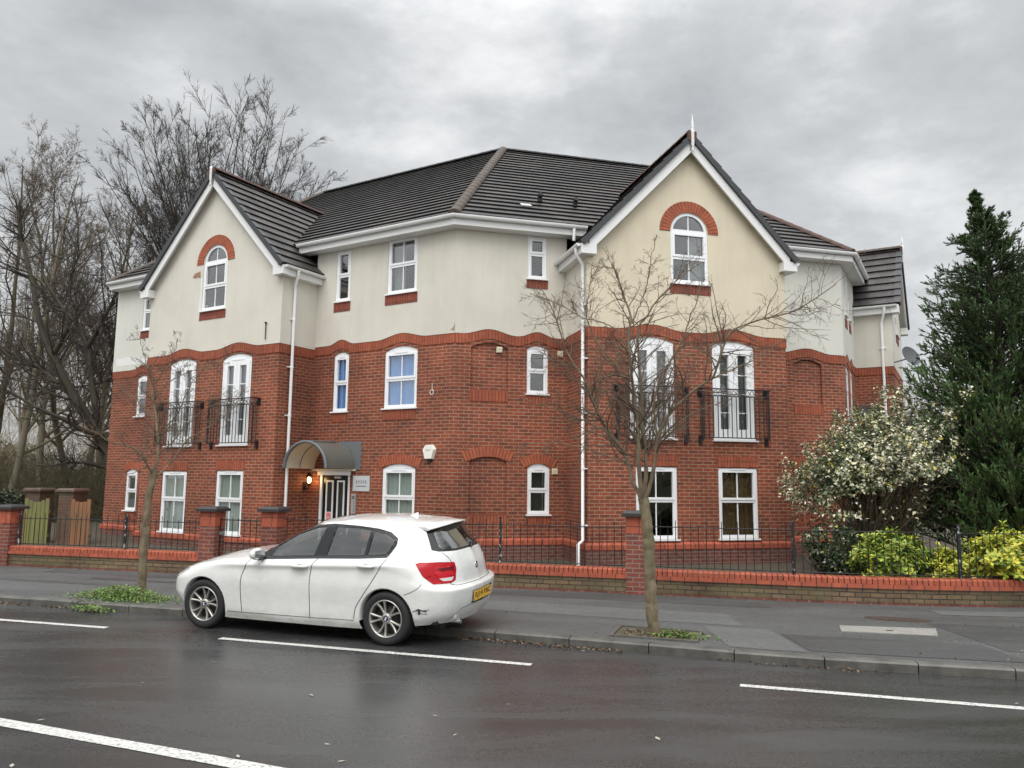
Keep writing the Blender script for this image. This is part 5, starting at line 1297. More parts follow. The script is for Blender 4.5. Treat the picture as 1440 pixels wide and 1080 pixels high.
# bumper lines round the tail
def tail_pt(y, z, off=.002):
    h = BV.ray_cast(Vector((-2, abs(y), z)), Vector((1, 0, 0))); p = h[0]
    return None if p is None else Vector((p.x - off, math.copysign(p.y, y), p.z))
def tail_line(pts, r, name, m):
    mb = MB(); q = [tail_pt(y, z) for y, z in dense(pts, 14)]; mb.tube([p for p in q if p is not None], r, 5); return mb.build(name, m, CAR)
tail_line([(-.56, .705), (-.50, .690), (.0, .685), (.50, .690), (.56, .705)], .0035, 'tailgate_seam', M['seam'])
tail_line([(.56, .705), (.575, .735)], .0035, 'tailgate_seam', M['seam']); tail_line([(-.56, .705), (-.575, .735)], .0035, 'tailgate_seam', M['seam'])
tail_line([(.47, .915), (.50, 1.0), (.54, 1.07)], .003, 'tailgate_seam', M['seam']); tail_line([(-.47, .915), (-.50, 1.0), (-.54, 1.07)], .003, 'tailgate_seam', M['seam'])
tail_line([(-.60, .30), (-.48, .42), (-.30, .435), (.0, .435), (.30, .435), (.48, .42), (.60, .30)], .004, 'bumper_crease', M['lead'])
# roof spoiler over the rear window
mb = MB(); rows = []
for y in np.linspace(-.52, .52, 21):
    k = abs(y) / .52; dz = -.055 * k ** 2.2; b = -.06 * (1 - k ** 2) 
    rows.append([(-.20 + .02 * k, y, 1.410 + dz * .8 - .006), (-.36, y, 1.412 + dz), (-.50 + b + .10 * k ** 3, y, 1.398 + dz), (-.515 + b + .10 * k ** 3, y, 1.386 + dz), (-.49 + b + .10 * k ** 3, y, 1.372 + dz), (-.38, y, 1.372 + dz)])
mb.grid(rows, 0, True); mb.poly(rows[0]); mb.poly(rows[-1]); mb.build('roof_spoiler', M['paintwhite'], CAR)
mb = MB(); mb.box(-.565, -.556, -.16, .16, 1.375, 1.387); mb.build('brake_light_strip', M['dred'], CAR)
# aerial fin
mb = MB(); rows = []
for k in range(7):
    q = k / 6; rows.append([(.20 - .19 * (t + 1) / 2 - .06 * q * (1 - (t + 1) / 2) * 1.0 + (-.0), .03 * (1 - q) ** .7 * math.sin(math.pi * (t + 1) / 2) * s_, 1.435 + .062 * q * ((t + 1) / 2) ** .5 if False else 1.432 + .058 * q * (.15 + .85 * ((t + 1) / 2))) for s_ in (1, -1) for t in ([-1, -.5, 0, .5, 1] if s_ == 1 else [1, .5, 0, -.5, -1])])
mb.grid(rows, 0, True, True); mb.poly(rows[-1]); mb.build('aerial_fin', M['paintwhite'], CAR)
# rear wiper
mb = MB(); mb.tube([(-.73, -.02, 1.075), (-.715, -.02, 1.10), (-.70, -.10, 1.115), (-.675, -.36, 1.145)], [.016, .014, .009, .006], 6); mb.tube([(-.715, -.05, 1.092), (-.64, -.42, 1.165)], .006, 5); mb.build('rear_wiper', M['black'], CAR)
# badge roundel on the tailgate: dark ring, quartered centre
p = tail_pt(0, .865, .0); ax = Vector((-1, 0, .12)).normalized(); eu, ev = Vector((0, 1, 0)), Vector((.12, 0, 1)).normalized()
def disc(mb, c, ax, eu, ev, r, h, mi, a0=0, a1=6.2832, n=24):
    pts = [c + eu * r * math.cos(a) + ev * r * math.sin(a) for a in [a0 + (a1 - a0) * i / n for i in range(n + (0 if a1 - a0 > 6 else 1))]]
    if a1 - a0 < 6: pts.append(c)
    mb.poly([q + ax * h for q in pts], None, mi)
    for i in range(len(pts)): a, b = pts[i], pts[(i + 1) % len(pts)]; mb.poly([a, b, b + ax * h, a + ax * h], None, mi)
BM = [M['chrome'], mat('badge_black', (.01, .01, .012), .2), mat('badge_blue', (.03, .10, .24), .3), mat('badge_white', (.78, .78, .78), .3)]
def roundel(c, ax, eu, ev, r, parent):
    mb = MB(); disc(mb, c, ax, eu, ev, r, .006, 0); disc(mb, c, ax, eu, ev, r * .94, .008, 1); disc(mb, c, ax, eu, ev, r * .62, .009, 0)
    for k in range(4): disc(mb, c, ax, eu, ev, r * .57, .0105, 3 if k % 2 else 2, k * math.pi / 2, (k + 1) * math.pi / 2, 6)
    return mb.build('badge', BM, parent)
roundel(p, ax, eu, ev, .041, CAR)
mb = MB()
for k, wd in enumerate((.006, .016, .016, .010)):
    y = -.40 - k * .024; q = tail_pt(y, .94, .003); mb.box(q.x - .003, q.x + .002, y - wd / 2, y + wd / 2, .927, .955)
mb.build('model_lettering', M['chrome'], CAR)
# number plate with raised characters
MY = mat('plate_yellow', (.72, .42, .045), .4); MK = mat('plate_black', (.01, .01, .01), .5)
px_ = -.880
mb = MB(); mb.box(px_ - .010, px_, -.26, .26, .468, .580); PL = mb.build('number_plate', MY, CAR)
cu = bpy.data.curves.new('plate_text', 'FONT'); cu.body = 'RJ14 FBC'; cu.size = .108; cu.align_x = 'CENTER'; cu.align_y = 'CENTER'; cu.extrude = .001; cu.offset = .0004
to = bpy.data.objects.new('plate_text', cu); COL.objects.link(to); bpy.context.view_layer.update()
tm = bpy.data.meshes.new_from_object(to.evaluated_get(bpy.context.evaluated_depsgraph_get())); bpy.data.objects.remove(to)
wx = max(v.co.x for v in tm.vertices) - min(v.co.x for v in tm.vertices); sx = .485 / wx
hy = max(v.co.y for v in tm.vertices) - min(v.co.y for v in tm.vertices); sy = .079 / hy; cy = (max(v.co.y for v in tm.vertices) + min(v.co.y for v in tm.vertices)) / 2
for v in tm.vertices:
    x, y, z = v.co; v.co = (px_ - .0105 - z, -x * sx, .524 + (y - cy) * sy)
tm.name = 'lettering'; link_mesh('lettering', tm, MK, PL)
# exhaust, underside, wheel wells
mb = MB(); mb.tube([(-.60, .47, .275), (-.80, .47, .268)], .036, 14, cap=False); mb.tube([(-.80, .47, .268), (-.62, .47, .274)], .030, 14); mb.build('exhaust_pipe', M['chrome'], CAR)
mb = MB(); mb.box(-.62, 3.2, -.60, .60, .20, .26); mb.box(.37, 2.32, -.79, .79, .175, .262); mb.box(-.60, -.36, -.70, .70, .25, .40); mb.build('underbody', M['rubber'], CAR)
for cx in (0, 2.69):
    for sg in (1, -1):
        mb = MB(); k = 20; rows = []
        for y, r in ((.872 if cx == 0 else .865, ARCH - .002), (.76, ARCH - .004), (.75, ARCH + .02), (.45, ARCH + .02), (.45, .02)): rows.append([(cx + r * math.cos(a), sg * y, .315 + r * math.sin(a)) for a in [math.pi * i / k * 1.16 - .25 for i in range(k + 1)]])
        mb.grid(rows[1:]); mb.build('wheel_well', M['rubber'], CAR)
        mb = MB(); rows = []
        for i in range(27):
            a = -.12 + (math.pi + .24) * i / 26; x, z = cx + ARCH * math.cos(a), .315 + ARCH * math.sin(a); h = BV.ray_cast(Vector((x + .004 * math.cos(a), 2, z + .004 * math.sin(a))), Vector((0, -1, 0))); 
            if h[0] is None: continue
            y = h[0].y; rows.append([(x, sg * (y + .0005), z), (x - .012 * math.cos(a), sg * (y - .006), z - .012 * math.sin(a)), (x - .010 * math.cos(a), sg * (y - .13), z - .008 * math.sin(a))])
        mb.grid(rows); mb.build('arch_lip', M['paintwhite'], CAR)
# wheels
def make_wheel():
    w = MB(); prof = [(.205, -.10), (.235, -.112), (.285, -.112), (.306, -.098), (.3155, -.07), (.3165, 0), (.3155, .07), (.306, .098), (.285, .112), (.262, .114), (.235, .108), (.218, .098)]
    w.grid([[(r * math.cos(a), y, r * math.sin(a)) for r, y in prof] for a in [i * 6.2832 / 40 for i in range(41)]])
    for q in (-.055, -.018, .018, .055): w.grid([[(r * math.cos(a), y, r * math.sin(a)) for r, y in ((.3168, q - .004), (.3168, q + .004))] for a in [i * 6.2832 / 40 for i in range(41)]])
    wh = w.build('wheel', M['tyre'])
    r_ = MB(); prof = [(.222, .100), (.218, .108), (.208, .106), (.200, .090), (.196, .02), (.196, -.08)]
    r_.grid([[(r * math.cos(a), y, r * math.sin(a)) for r, y in prof] for a in [i * 6.2832 / 40 for i in range(41)]])
    for k in range(5):       # five pairs of slim spokes
        for dv in (-.225, .225):
            a0 = k * 6.2832 / 5 + math.pi / 2 + dv * .55; a1 = k * 6.2832 / 5 + math.pi / 2 + dv * 1.12
            rows = []
            for t in np.linspace(0, 1, 7):
                a = a0 + (a1 - a0) * t; r = .042 + (.208 - .042) * t; wd = .0135 - .002 * math.sin(math.pi * t); y = .082 + .016 * t - .012 * math.sin(math.pi * t)
                c = Vector((r * math.cos(a), y, r * math.sin(a))); s_ = Vector((-math.sin(a), 0, math.cos(a)))
                rows.append([c - s_ * wd * 1.15 - Vector((0, .028, 0)), c - s_ * wd, c - s_ * wd * .5 + Vector((0, .006, 0)), c + s_ * wd * .5 + Vector((0, .006, 0)), c + s_ * wd, c + s_ * wd * 1.15 - Vector((0, .028, 0))])
            r_.grid(rows, 0, False)
    r_.grid([[(r * math.cos(a), y, r * math.sin(a)) for r, y in ((.066, .05), (.064, .082), (.05, .092), (.034, .094))] for a in [i * 6.2832 / 24 for i in range(25)]])
    r_.build('rim', M['alloy'], wh)
    b = MB(); b.grid([[(r * math.cos(a), y, r * math.sin(a)) for r, y in ((.001, .03), (.15, .03), (.15, .005), (.196, .0))] for a in [i * 6.2832 / 32 for i in range(33)]])
    for k in range(5):
        a = k * 6.2832 / 5 + .63 + math.pi / 2; c = Vector((.05 * math.cos(a), 0, .05 * math.sin(a))); b.tube([c + Vector((0, .05, 0)), c + Vector((0, .09, 0))], .009, 6)
    b.build('brake_disc', M['brake'], wh)
    roundel(Vector((0, .088, 0)), Vector((0, 1, 0)), Vector((1, 0, 0)), Vector((0, 0, 1)), .033, wh)
    return wh
def copy_tree(o, parent=None):
    c = o.copy(); COL.objects.link(c); c.parent = parent
    for ch in list(o.children): copy_tree(ch, c)
    return c
W0 = make_wheel()
for i, (x, y, rz, ry) in enumerate(((0, .755, 0, .35), (2.69, .75, .04, 1.1), (0, -.755, math.pi, 0), (2.69, -.75, math.pi, .6))):
    o = W0 if i == 0 else copy_tree(W0, CAR); o.parent = CAR; o.location = (x, y, .315); o.rotation_mode = 'XYZ'; o.rotation_euler = (0, ry, rz)
# cabin: dashboard, steering wheel, seats, parcel shelf
def soft(mb, c, sx, sy, sz, ry=0, n=12):
    rows = []; Rm = Matrix.Rotation(ry, 3, 'Y')
    for i in range(n + 1):
        u = -math.pi / 2 + math.pi * i / n; row = []
        for j in range(20):
            v = j * 6.2832 / 20; f = lambda q, e=.45: math.copysign(abs(q) ** e, q)
            row.append(Vector(c) + Rm @ Vector((sx * f(math.cos(u)) * f(math.cos(v)), sy * f(math.cos(u)) * f(math.sin(v)), sz * f(math.sin(u)))))
        rows.append(row)
    mb.grid(rows, 0, True, True)
for y in (.36, -.36):
    mb = MB(); soft(mb, (1.15, y, .50), .25, .24, .09); soft(mb, (.86, y, .82), .075, .235, .33, -.25); st = mb.build('front_seat', M['seat'], CAR)
    mb = MB(); soft(mb, (.755, y, 1.20), .045, .125, .08, -.2); mb.build('headrest', M['seat'], st)
mb = MB(); soft(mb, (.30, 0, .50), .26, .62, .09); soft(mb, (.0, 0, .80), .075, .60, .27, -.3); rs = mb.build('rear_seat', M['seat'], CAR)
mb = MB()
for y in (-.36, .36): soft(mb, (-.10, y, 1.10), .04, .12, .07, -.2)
mb.build('headrest', M['seat'], rs)
mb = MB(); soft(mb, (1.78, 0, .84), .22, .70, .13); mb.build('dashboard', M['rubber'], CAR)
mb = MB(); mb.box(-.60, -.12, -.56, .56, .985, 1.0); mb.build('parcel_shelf', M['rubber'], CAR)
mb = MB(); mb.box(-.6, 2.3, -.72, .72, .26, .29); mb.build('cabin_floor', M['rubber'], CAR)
mb = MB(); mb.tube([(1.45 + .07 * math.sin(a), -.36 + .18 * math.cos(a), .93 + .17 * math.sin(a)) for a in [k * 6.2832 / 20 for k in range(21)]], .016, 6, cap=False); mb.build('steering_wheel', M['black'], CAR)
mb = MB(); soft(mb, (1.30, 0, 1.31), .02, .11, .035); mb.build('rear_view_mirror', M['black'], CAR)
# scuffs on the rear bumper
mb = MB(); r2 = random.Random(5)
def scr(pts, r):
    q = [skin(x, z, 1, .001) for x, z in dense(pts, 5)]; q = [p for p in q if p is not None]
    if len(q) > 1: mb.tube(q, [r * (.5 + r2.random()) for _ in q], 4)
scr([(-.40, .435), (-.43, .455), (-.46, .44), (-.52, .425)], .007); scr([(-.425, .455), (-.44, .42), (-.43, .385)], .011); scr([(-.44, .445), (-.445, .40)], .010); scr([(-.46, .44), (-.50, .44), (-.55, .45)], .004); scr([(-.40, .41), (-.47, .40), (-.53, .395)], .003); scr([(-.36, .42), (-.40, .44)], .005)
mb.build('bumper_scuff', M['seam'], CAR)
bm.free()
# ------------------------------------------------------------------ trees and plants
def bark(name, a, b, green=None, sc=6):
    mt = mat(name, a, .85); t = NT(mt); w = t.coord('World', scale=(1, 1, .35)); c = t.mix(t.ramp(t.noise(w, sc, 6, .65), [(.35, 0.0), (.65, 1.0)]), a, b)
    if green: c = t.mix(t.ramp(t.noise(t.coord('World'), 1.3, 4), [(.45, 0.0), (.65, .7)]), c, green)
    t.col(c); t.bump(t.noise(w, sc * 4, 5, .7), .6, .02); return mt
M['bark_st'] = bark('street_tree_bark', (.25, .185, .115), (.10, .074, .048), (.16, .145, .08), 13)
M['twig_st'] = bark('street_tree_twig', (.165, .115, .078), (.11, .078, .055), None, 10)
M['bark_bg'] = bark('dark_bark', (.055, .045, .035), (.035, .03, .024), (.06, .058, .03), 3)
M['twig_bg'] = bark('dark_twig', (.060, .046, .036), (.042, .034, .028), None, 3)
M['bark_pop'] = bark('grey_bark', (.155, .13, .092), (.10, .085, .06), (.13, .125, .06), 3)
M['twig_pop'] = bark('grey_brown_twig', (.16, .122, .085), (.11, .085, .06), None, 3)
def norm(a): return a / np.maximum(np.linalg.norm(a, axis=-1, keepdims=True), 1e-9)
def perp(d, r):
    a = r.normal(size=d.shape); a -= d * (a * d).sum(-1, keepdims=True); return norm(a)
def grow(start, d, L, K, wig, up, r):
    """N branches at once: (N,K+1,3) points"""
    P = [start]; d = norm(d); st = (L / K)[:, None]
    for _ in range(K):
        d = norm(d + r.normal(size=d.shape) * wig + np.array([0, 0, up])); P.append(P[-1] + d * st)
    return np.stack(P, 1)
def children(P, Rr, L, n, tr, ang, lr, r, pw=.6):
    """n children on each branch: start, direction, length, radius"""
    N, K = P.shape[0], P.shape[1] - 1; t = np.sort(r.uniform(tr[0], tr[1], (N, n)), 1); f = t * K; i = np.minimum(f.astype(int), K - 1); g = (f - i)[..., None]
    a = np.arange(N)[:, None]; s = P[a, i] * (1 - g) + P[a, i + 1] * g; d = norm(P[a, i + 1] - P[a, i]); rad = Rr[a, i] * (1 - g[..., 0]) + Rr[a, i + 1] * g[..., 0]
    an = r.uniform(ang[0], ang[1], (N, n))[..., None]; d2 = d * np.cos(an) + perp(d, r) * np.sin(an)
    l = L[:, None] * lr * (1.15 - t * .75) * r.uniform(.65, 1.2, (N, n))
    return s.reshape(-1, 3), d2.reshape(-1, 3), l.reshape(-1), (rad * pw).reshape(-1)
def radii(r0, K, tip): t = np.linspace(0, 1, K + 1)[None]; return r0[:, None] * (1 - t * (1 - tip))
def tubes(P, Rr, m, flare=None):
    N, K1 = P.shape[:2]; T = np.gradient(P, axis=1); T = norm(T); ref = np.zeros((N, 1, 3)); ref[..., 0] = .31; ref[..., 1] = .95
    tz = np.abs((norm(P[:, -1] - P[:, 0]) * np.array([.31, .95, 0])).sum(-1)) > .85; ref[tz] = np.array([0, .2, .98])
    A = norm(np.cross(T, np.broadcast_to(ref, T.shape))); Bv = np.cross(T, A); an = np.arange(m) * 2 * np.pi / m
    V = P[:, :, None] + (A[:, :, None] * np.cos(an)[:, None] + Bv[:, :, None] * np.sin(an)[:, None]) * Rr[:, :, None, None]
    b = (np.arange(N)[:, None, None] * K1 + np.arange(K1 - 1)[None, :, None]) * m; j = np.arange(m)[None, None]; j2 = (j + 1) % m
    return V.reshape(-1, 3), np.stack([b + j, b + j2, b + m + j2, b + m + j], -1).reshape(-1, 4)
def join(parts):
    V, Q, o = [], [], 0
    for v, q in parts: V.append(v); Q.append(q + o); o += len(v)
    return np.concatenate(V), np.concatenate(Q)
def bare_tree(name, base, h, r0, label, group=None, lean=(0, 0), seed=1, n=(14, 9, 7, 6), spread=.9, first=.22, lr=.5, tm='bark_bg', wm='twig_bg', up=.10, minr=.008, fork=1, wig=.10, loc=None):
    r = np.random.default_rng(seed); base = np.array(base, float)
    K = 12; st = np.repeat(base[None], fork, 0); d = np.array([[lean[0], lean[1], 1.0]]).repeat(fork, 0)
    if fork > 1: d[:, :2] += r.normal(size=(fork, 2)) * .22
    L = np.full(fork, h) * (1 if fork == 1 else r.uniform(.75, 1, fork)); P = grow(st, d, L, K, wig * .5, .03, r); Rr = radii(np.full(fork, r0), K, .12); Rr[:, 0] *= 1.35
    trunk = [tubes(P, Rr, 9)]; crown = []; angs = ((.5, 1.05), (.45, .95), (.4, .9), (.4, .9)); tr0 = (first, .97)
    for lv in range(len(n)):
        s, dd, L2, rr = children(P, Rr, L, n[lv], tr0 if lv == 0 else (.18, .98), tuple(a * spread for a in angs[lv]), lr if lv == 0 else (.52, .5, .5)[min(lv - 1, 2)], r, .52 if lv == 0 else .6)
        K2 = (8, 6, 4, 3)[lv]; P = grow(s, dd, L2, K2, wig * (1 + lv * .25), up * (1 - lv * .15), r); rr = np.maximum(rr, minr * (1.6, 1.2, 1.0, .8)[lv]); Rr = radii(rr, K2, .22); L = L2
        (trunk if lv == 0 else crown).append(tubes(P, Rr, (6, 4, 3, 3)[lv]))
    t = empty(name, tuple(base), label, 'tree', group); V, Q = join(trunk); np_mesh('trunk', V - base, Q, M[tm], t); V, Q = join(crown); np_mesh('crown', V - base, Q, M[wm], t)
    return t
GB = 'bare trees behind the fence on the left'
def at(px, Y, z=0):
    r = CD + CRI * ((px - 720) / CF) - CUP * ((680 - 540) / CF); return (r.x / r.y * Y, Y, z)
def zat(px, py, Y):
    r = CD + CRI * ((px - 720) / CF) - CUP * ((py - 540) / CF); return CH + r.z / r.y * Y
def dome_tree(base, h, rad, z0, nl, label, seed, r0=.34):
    """broad crowned bare tree: limbs leave a short trunk and fan out into a dome of fine twigs"""
    r = np.random.default_rng(seed); b = np.array(base, float); t = empty('bare_tree', tuple(b), label, 'tree')
    P = grow(b[None], np.array([[.02, 0, 1.0]]), np.array([z0]), 8, .03, .03, r); Rr = radii(np.array([r0]), 8, .75); Rr[:, 0] *= 1.3; trunk = [tubes(P, Rr, 9)]; top = P[0, -1]
    g = np.arange(nl); az = g * 2.4 + r.uniform(-.3, .3, nl); se = (g + .5) / nl * 1.12 - .12; ce = np.sqrt(np.maximum(0, 1 - se ** 2)); cz_ = h - rad * 1.0; q_ = r.uniform(.86, 1.0, nl)[:, None]
    tgt = np.array([0, 0, cz_ - z0]) + np.c_[np.cos(az) * ce, np.sin(az) * ce, se] * rad * q_; s = np.repeat(top[None], nl, 0) - np.array([0, 0, 1]) * (r.uniform(0, .35, nl) * z0 * (1 - .8 * se))[:, None]; end = top + tgt; L = np.linalg.norm(end - s, axis=1); d = norm(end - s + np.array([0, 0, .30]) * L[:, None] * np.where(se < .4, 1, .2)[:, None]); K = 12; P = [s]
    for k in range(K):
        d = norm(d * .80 + norm(end - P[-1]) * (.16 + .05 * k) + r.normal(size=d.shape) * .06); P.append(P[-1] + d * (L * 1.03 / K)[:, None])
    P = np.stack(P, 1); Rr = radii(r.uniform(.055, .095, nl), K, .15); trunk.append(tubes(P, Rr, 6)); crown = []
    for lv, (n, tr, an, lr, K2, m, mr) in enumerate(((13, (.26, .96), (.35, .75), .30, 8, 4, .014), (9, (.12, .97), (.35, .75), .50, 6, 3, .009), (7, (.1, .98), (.35, .8), .55, 4, 3, .0068))):
        s, dd, L2, rr = children(P, Rr, L, n, tr, an, lr, r, .5); P = grow(s, dd, L2, K2, .05, .022, r); Rr = radii(np.maximum(rr, mr), K2, .3); L = L2; crown.append(tubes(P, Rr, m))
    V, Q = join(trunk); np_mesh('trunk', V - b, Q, M['bark_bg'], t); V, Q = join(crown); np_mesh('crown', V - b, Q, M['twig_bg'], t); return t
dome_tree(at(294, 36), 20.3, 5.6, 7.0, 46, 'largest dark bare tree with wide domed crown rising behind the left gable', 5)
dome_tree(at(165, 40), 15.5, 4.4, 5.0, 20, 'round crowned bare tree half hidden behind the left end of the building', 9, .26)
bare_tree('bare_tree', at(12, 30), 14.6, .15, 'bare tree at the far left edge of the photo with a tall narrow crown', GB, (.02, 0), 21, (20, 10, 8, 6), 1.1, .18, .40, 'bark_pop', 'twig_pop', .10, .0065)
bare_tree('bare_tree', at(62, 34), 16.0, .16, 'slender bare tree with a greenish trunk above the mossy fence panel', GB, (.0, 0), 22, (20, 10, 8, 6), 1.1, .2, .38, 'bark_pop', 'twig_pop', .10, .0065)
bare_tree('bare_tree', at(104, 38), 16.5, .18, 'grey brown bare tree in line with the middle old brick pier', GB, (.03, 0), 23, (18, 10, 8, 6), 1.1, .2, .38, 'bark_pop', 'twig_pop', .10, .007, fork=2)
bare_tree('bare_tree', at(-28, 36), 16.5, .2, 'bare tree whose branches reach in from outside the left edge', GB, (.08, 0), 24, (18, 10, 8, 6), 1.1, .2, .42, 'bark_pop', 'twig_pop', .10, .007)
bare_tree('bare_tree', at(140, 46), 18.0, .2, 'distant bare tree just left of the brick corner', GB, (-.02, 0), 25, (16, 9, 7, 6), 1.1, .2, .40, 'bark_pop', 'twig_pop', .10, .008)
bare_tree('bare_tree', at(35, 50), 18.0, .2, 'distant thin bare tree low between the two nearer left trees', GB, (.0, 0), 26, (16, 9, 7, 5), 1.1, .2, .40, 'bark_pop', 'twig_pop', .10, .008)
# undergrowth far behind the fence: nobody could count the stems
def thicket(name, n, fx_, hmin, hmax, seed, m, label):
    r = np.random.default_rng(seed); s = np.array([fx_(r) for _ in range(n)]); d = np.c_[r.normal(size=(n, 2)) * .35, np.ones(n)]; L = r.uniform(hmin, hmax, n); P = grow(s, d, L, 5, .18, .02, r); Rr = radii(r.uniform(.008, .028, n), 5, .3); pr = [tubes(P, Rr, 3)]
    s, dd, L2, rr = children(P, Rr, L, 9, (.15, .98), (.4, 1.2), .4, r); P2 = grow(s, dd, L2, 3, .25, .0, r); pr.append(tubes(P2, radii(np.maximum(rr, .009), 3, .4), 3))
    V, Q = join(pr); o = np_mesh(name, V, Q, m); return tag(o, label, 'undergrowth', kind='stuff')
mt_u = rough_mat('dry_undergrowth', (.12, .095, .055), (.075, .07, .035), 1.5, .95)
thicket('undergrowth', 2600, lambda r: ((lambda Y: (at(r.uniform(-120, 190), Y)[0], Y, 0))(r.uniform(30, 62))), 1.0, 3.6, 5, mt_u, 'tangled brown undergrowth and brambles behind the fence')
thicket('saplings', 300, lambda r: ((lambda Y: (at(r.uniform(-160, 195), Y)[0], Y, 0))(r.uniform(40, 80))), 7, 13, 6, mat('pale_sapling', (.26, .20, .12), .9), 'thin pale saplings in the wood behind the fence')
# a bank of ivy-dark bushes closing the view under the trees
def leaf_cloud(centers, nrm_, size, mats, mi, name, parent, asp=.45, fold=.25, r=None, origin=(0, 0, 0)):
    r = r or rng; n = len(centers); d = norm(nrm_ + r.normal(size=(n, 3)) * .55); a = perp(d, r); u = a * size[:, None]; v = np.cross(d, a) * (size * asp)[:, None]; nn = d * (size * fold)[:, None]
    c = centers - np.array(origin); V = np.stack([c - u * .0, c + u * .5 + v + nn, c + u * 1.15, c + u * .5 - v + nn], 1).reshape(-1, 3); Q = np.arange(4 * n).reshape(-1, 4)
    return np_mesh(name, V, Q, mats, parent, mi=mi, smooth=False)
def leafm(name, c, rough=.45, tr=.25):
    mt = mat(name, c, rough); b = mt.node_tree.nodes['Principled BSDF']; t = NT(mt); o = t.coord('World'); t.col(t.mix(t.ramp(t.noise(o, 3.5, 3), [(.3, 0.0), (.7, 1.0)]), tuple(x * .72 for x in c), tuple(min(1, x * 1.25) for x in c)))
    return mt
iv = [leafm('ivy_dark', (.028, .042, .016)), leafm('ivy_olive', (.06, .062, .025)), leafm('dead_leaf', (.10, .07, .035))]
r_ = np.random.default_rng(31); n = 26000; Y = r_.uniform(64, 70, n); px = r_.uniform(-260, 215, n); X = np.array([at(a, b)[0] for a, b in zip(px, Y)]); hh_ = 2.4 + 1.5 * np.sin(X * .55) + .9 * np.sin(X * 1.31 + 2); Z = r_.uniform(0, 1, n) ** .8 * np.maximum(.5, hh_)
tag(leaf_cloud(np.c_[X, Y, Z], np.tile([[0, -1, .4]], (n, 1)), r_.uniform(.12, .30, n), iv, r_.integers(0, 3, n), 'distant_bushes', None, .6), 'low dark bushes closing the view far behind the bare trees', 'bushes', kind='stuff')
# dark hedge at the far left behind the wall
def bush(name, base, rx, ry, h, n, size, mats, wts, label, cat='shrub', group=None, seed=1, shell=.35, asp=.45, lumps=9, stems=24, stem_m='twig_bg', z0=.0, origin=None):
    r = np.random.default_rng(seed); base = np.array(base, float); t = empty(name, tuple(base), label, cat, group)
    lc = np.c_[r.uniform(-.62, .62, lumps) * rx, r.uniform(-.62, .62, lumps) * ry, r.uniform(.25, .80, lumps) * h]; ls = r.uniform(.30, .48, lumps)
    k = r.integers(0, lumps, n); d = norm(r.normal(size=(n, 3))); rad = r.uniform(shell, 1, n) ** .5
    off = d * rad[:, None] * ls[k][:, None] * np.array([rx, ry, h * .62]); c = lc[k] + off; c[:, 2] = np.maximum(c[:, 2], z0 + .02)
    mi = r.choice(len(mats), n, p=wts)
    leaf_cloud(c, norm(off + np.array([0, 0, .25])), size * r.uniform(.65, 1.25, n), mats, mi, 'foliage', t, asp, r=r)
    s = np.zeros((stems, 3)) + r.normal(size=(stems, 3)) * np.array([rx * .22, ry * .2, 0]); dd = np.c_[r.normal(size=(stems, 2)) * .55, np.ones(stems)]; P = grow(s, dd, r.uniform(.6, .95, stems) * h, 5, .16, .02, r); V, Q = tubes(P, radii(np.full(stems, .013), 5, .4), 4); np_mesh('stems', V, Q, M[stem_m], t)
    return t
bush('dark_hedge', at(4, 20.5, .1), 1.0, .7, 1.42, 6500, .075, [leafm('hedge_a', (.022, .035, .014)), leafm('hedge_b', (.04, .045, .02))], [.6, .4], 'dark green hedge behind the wall at the far left', 'hedge', seed=3, z0=0)
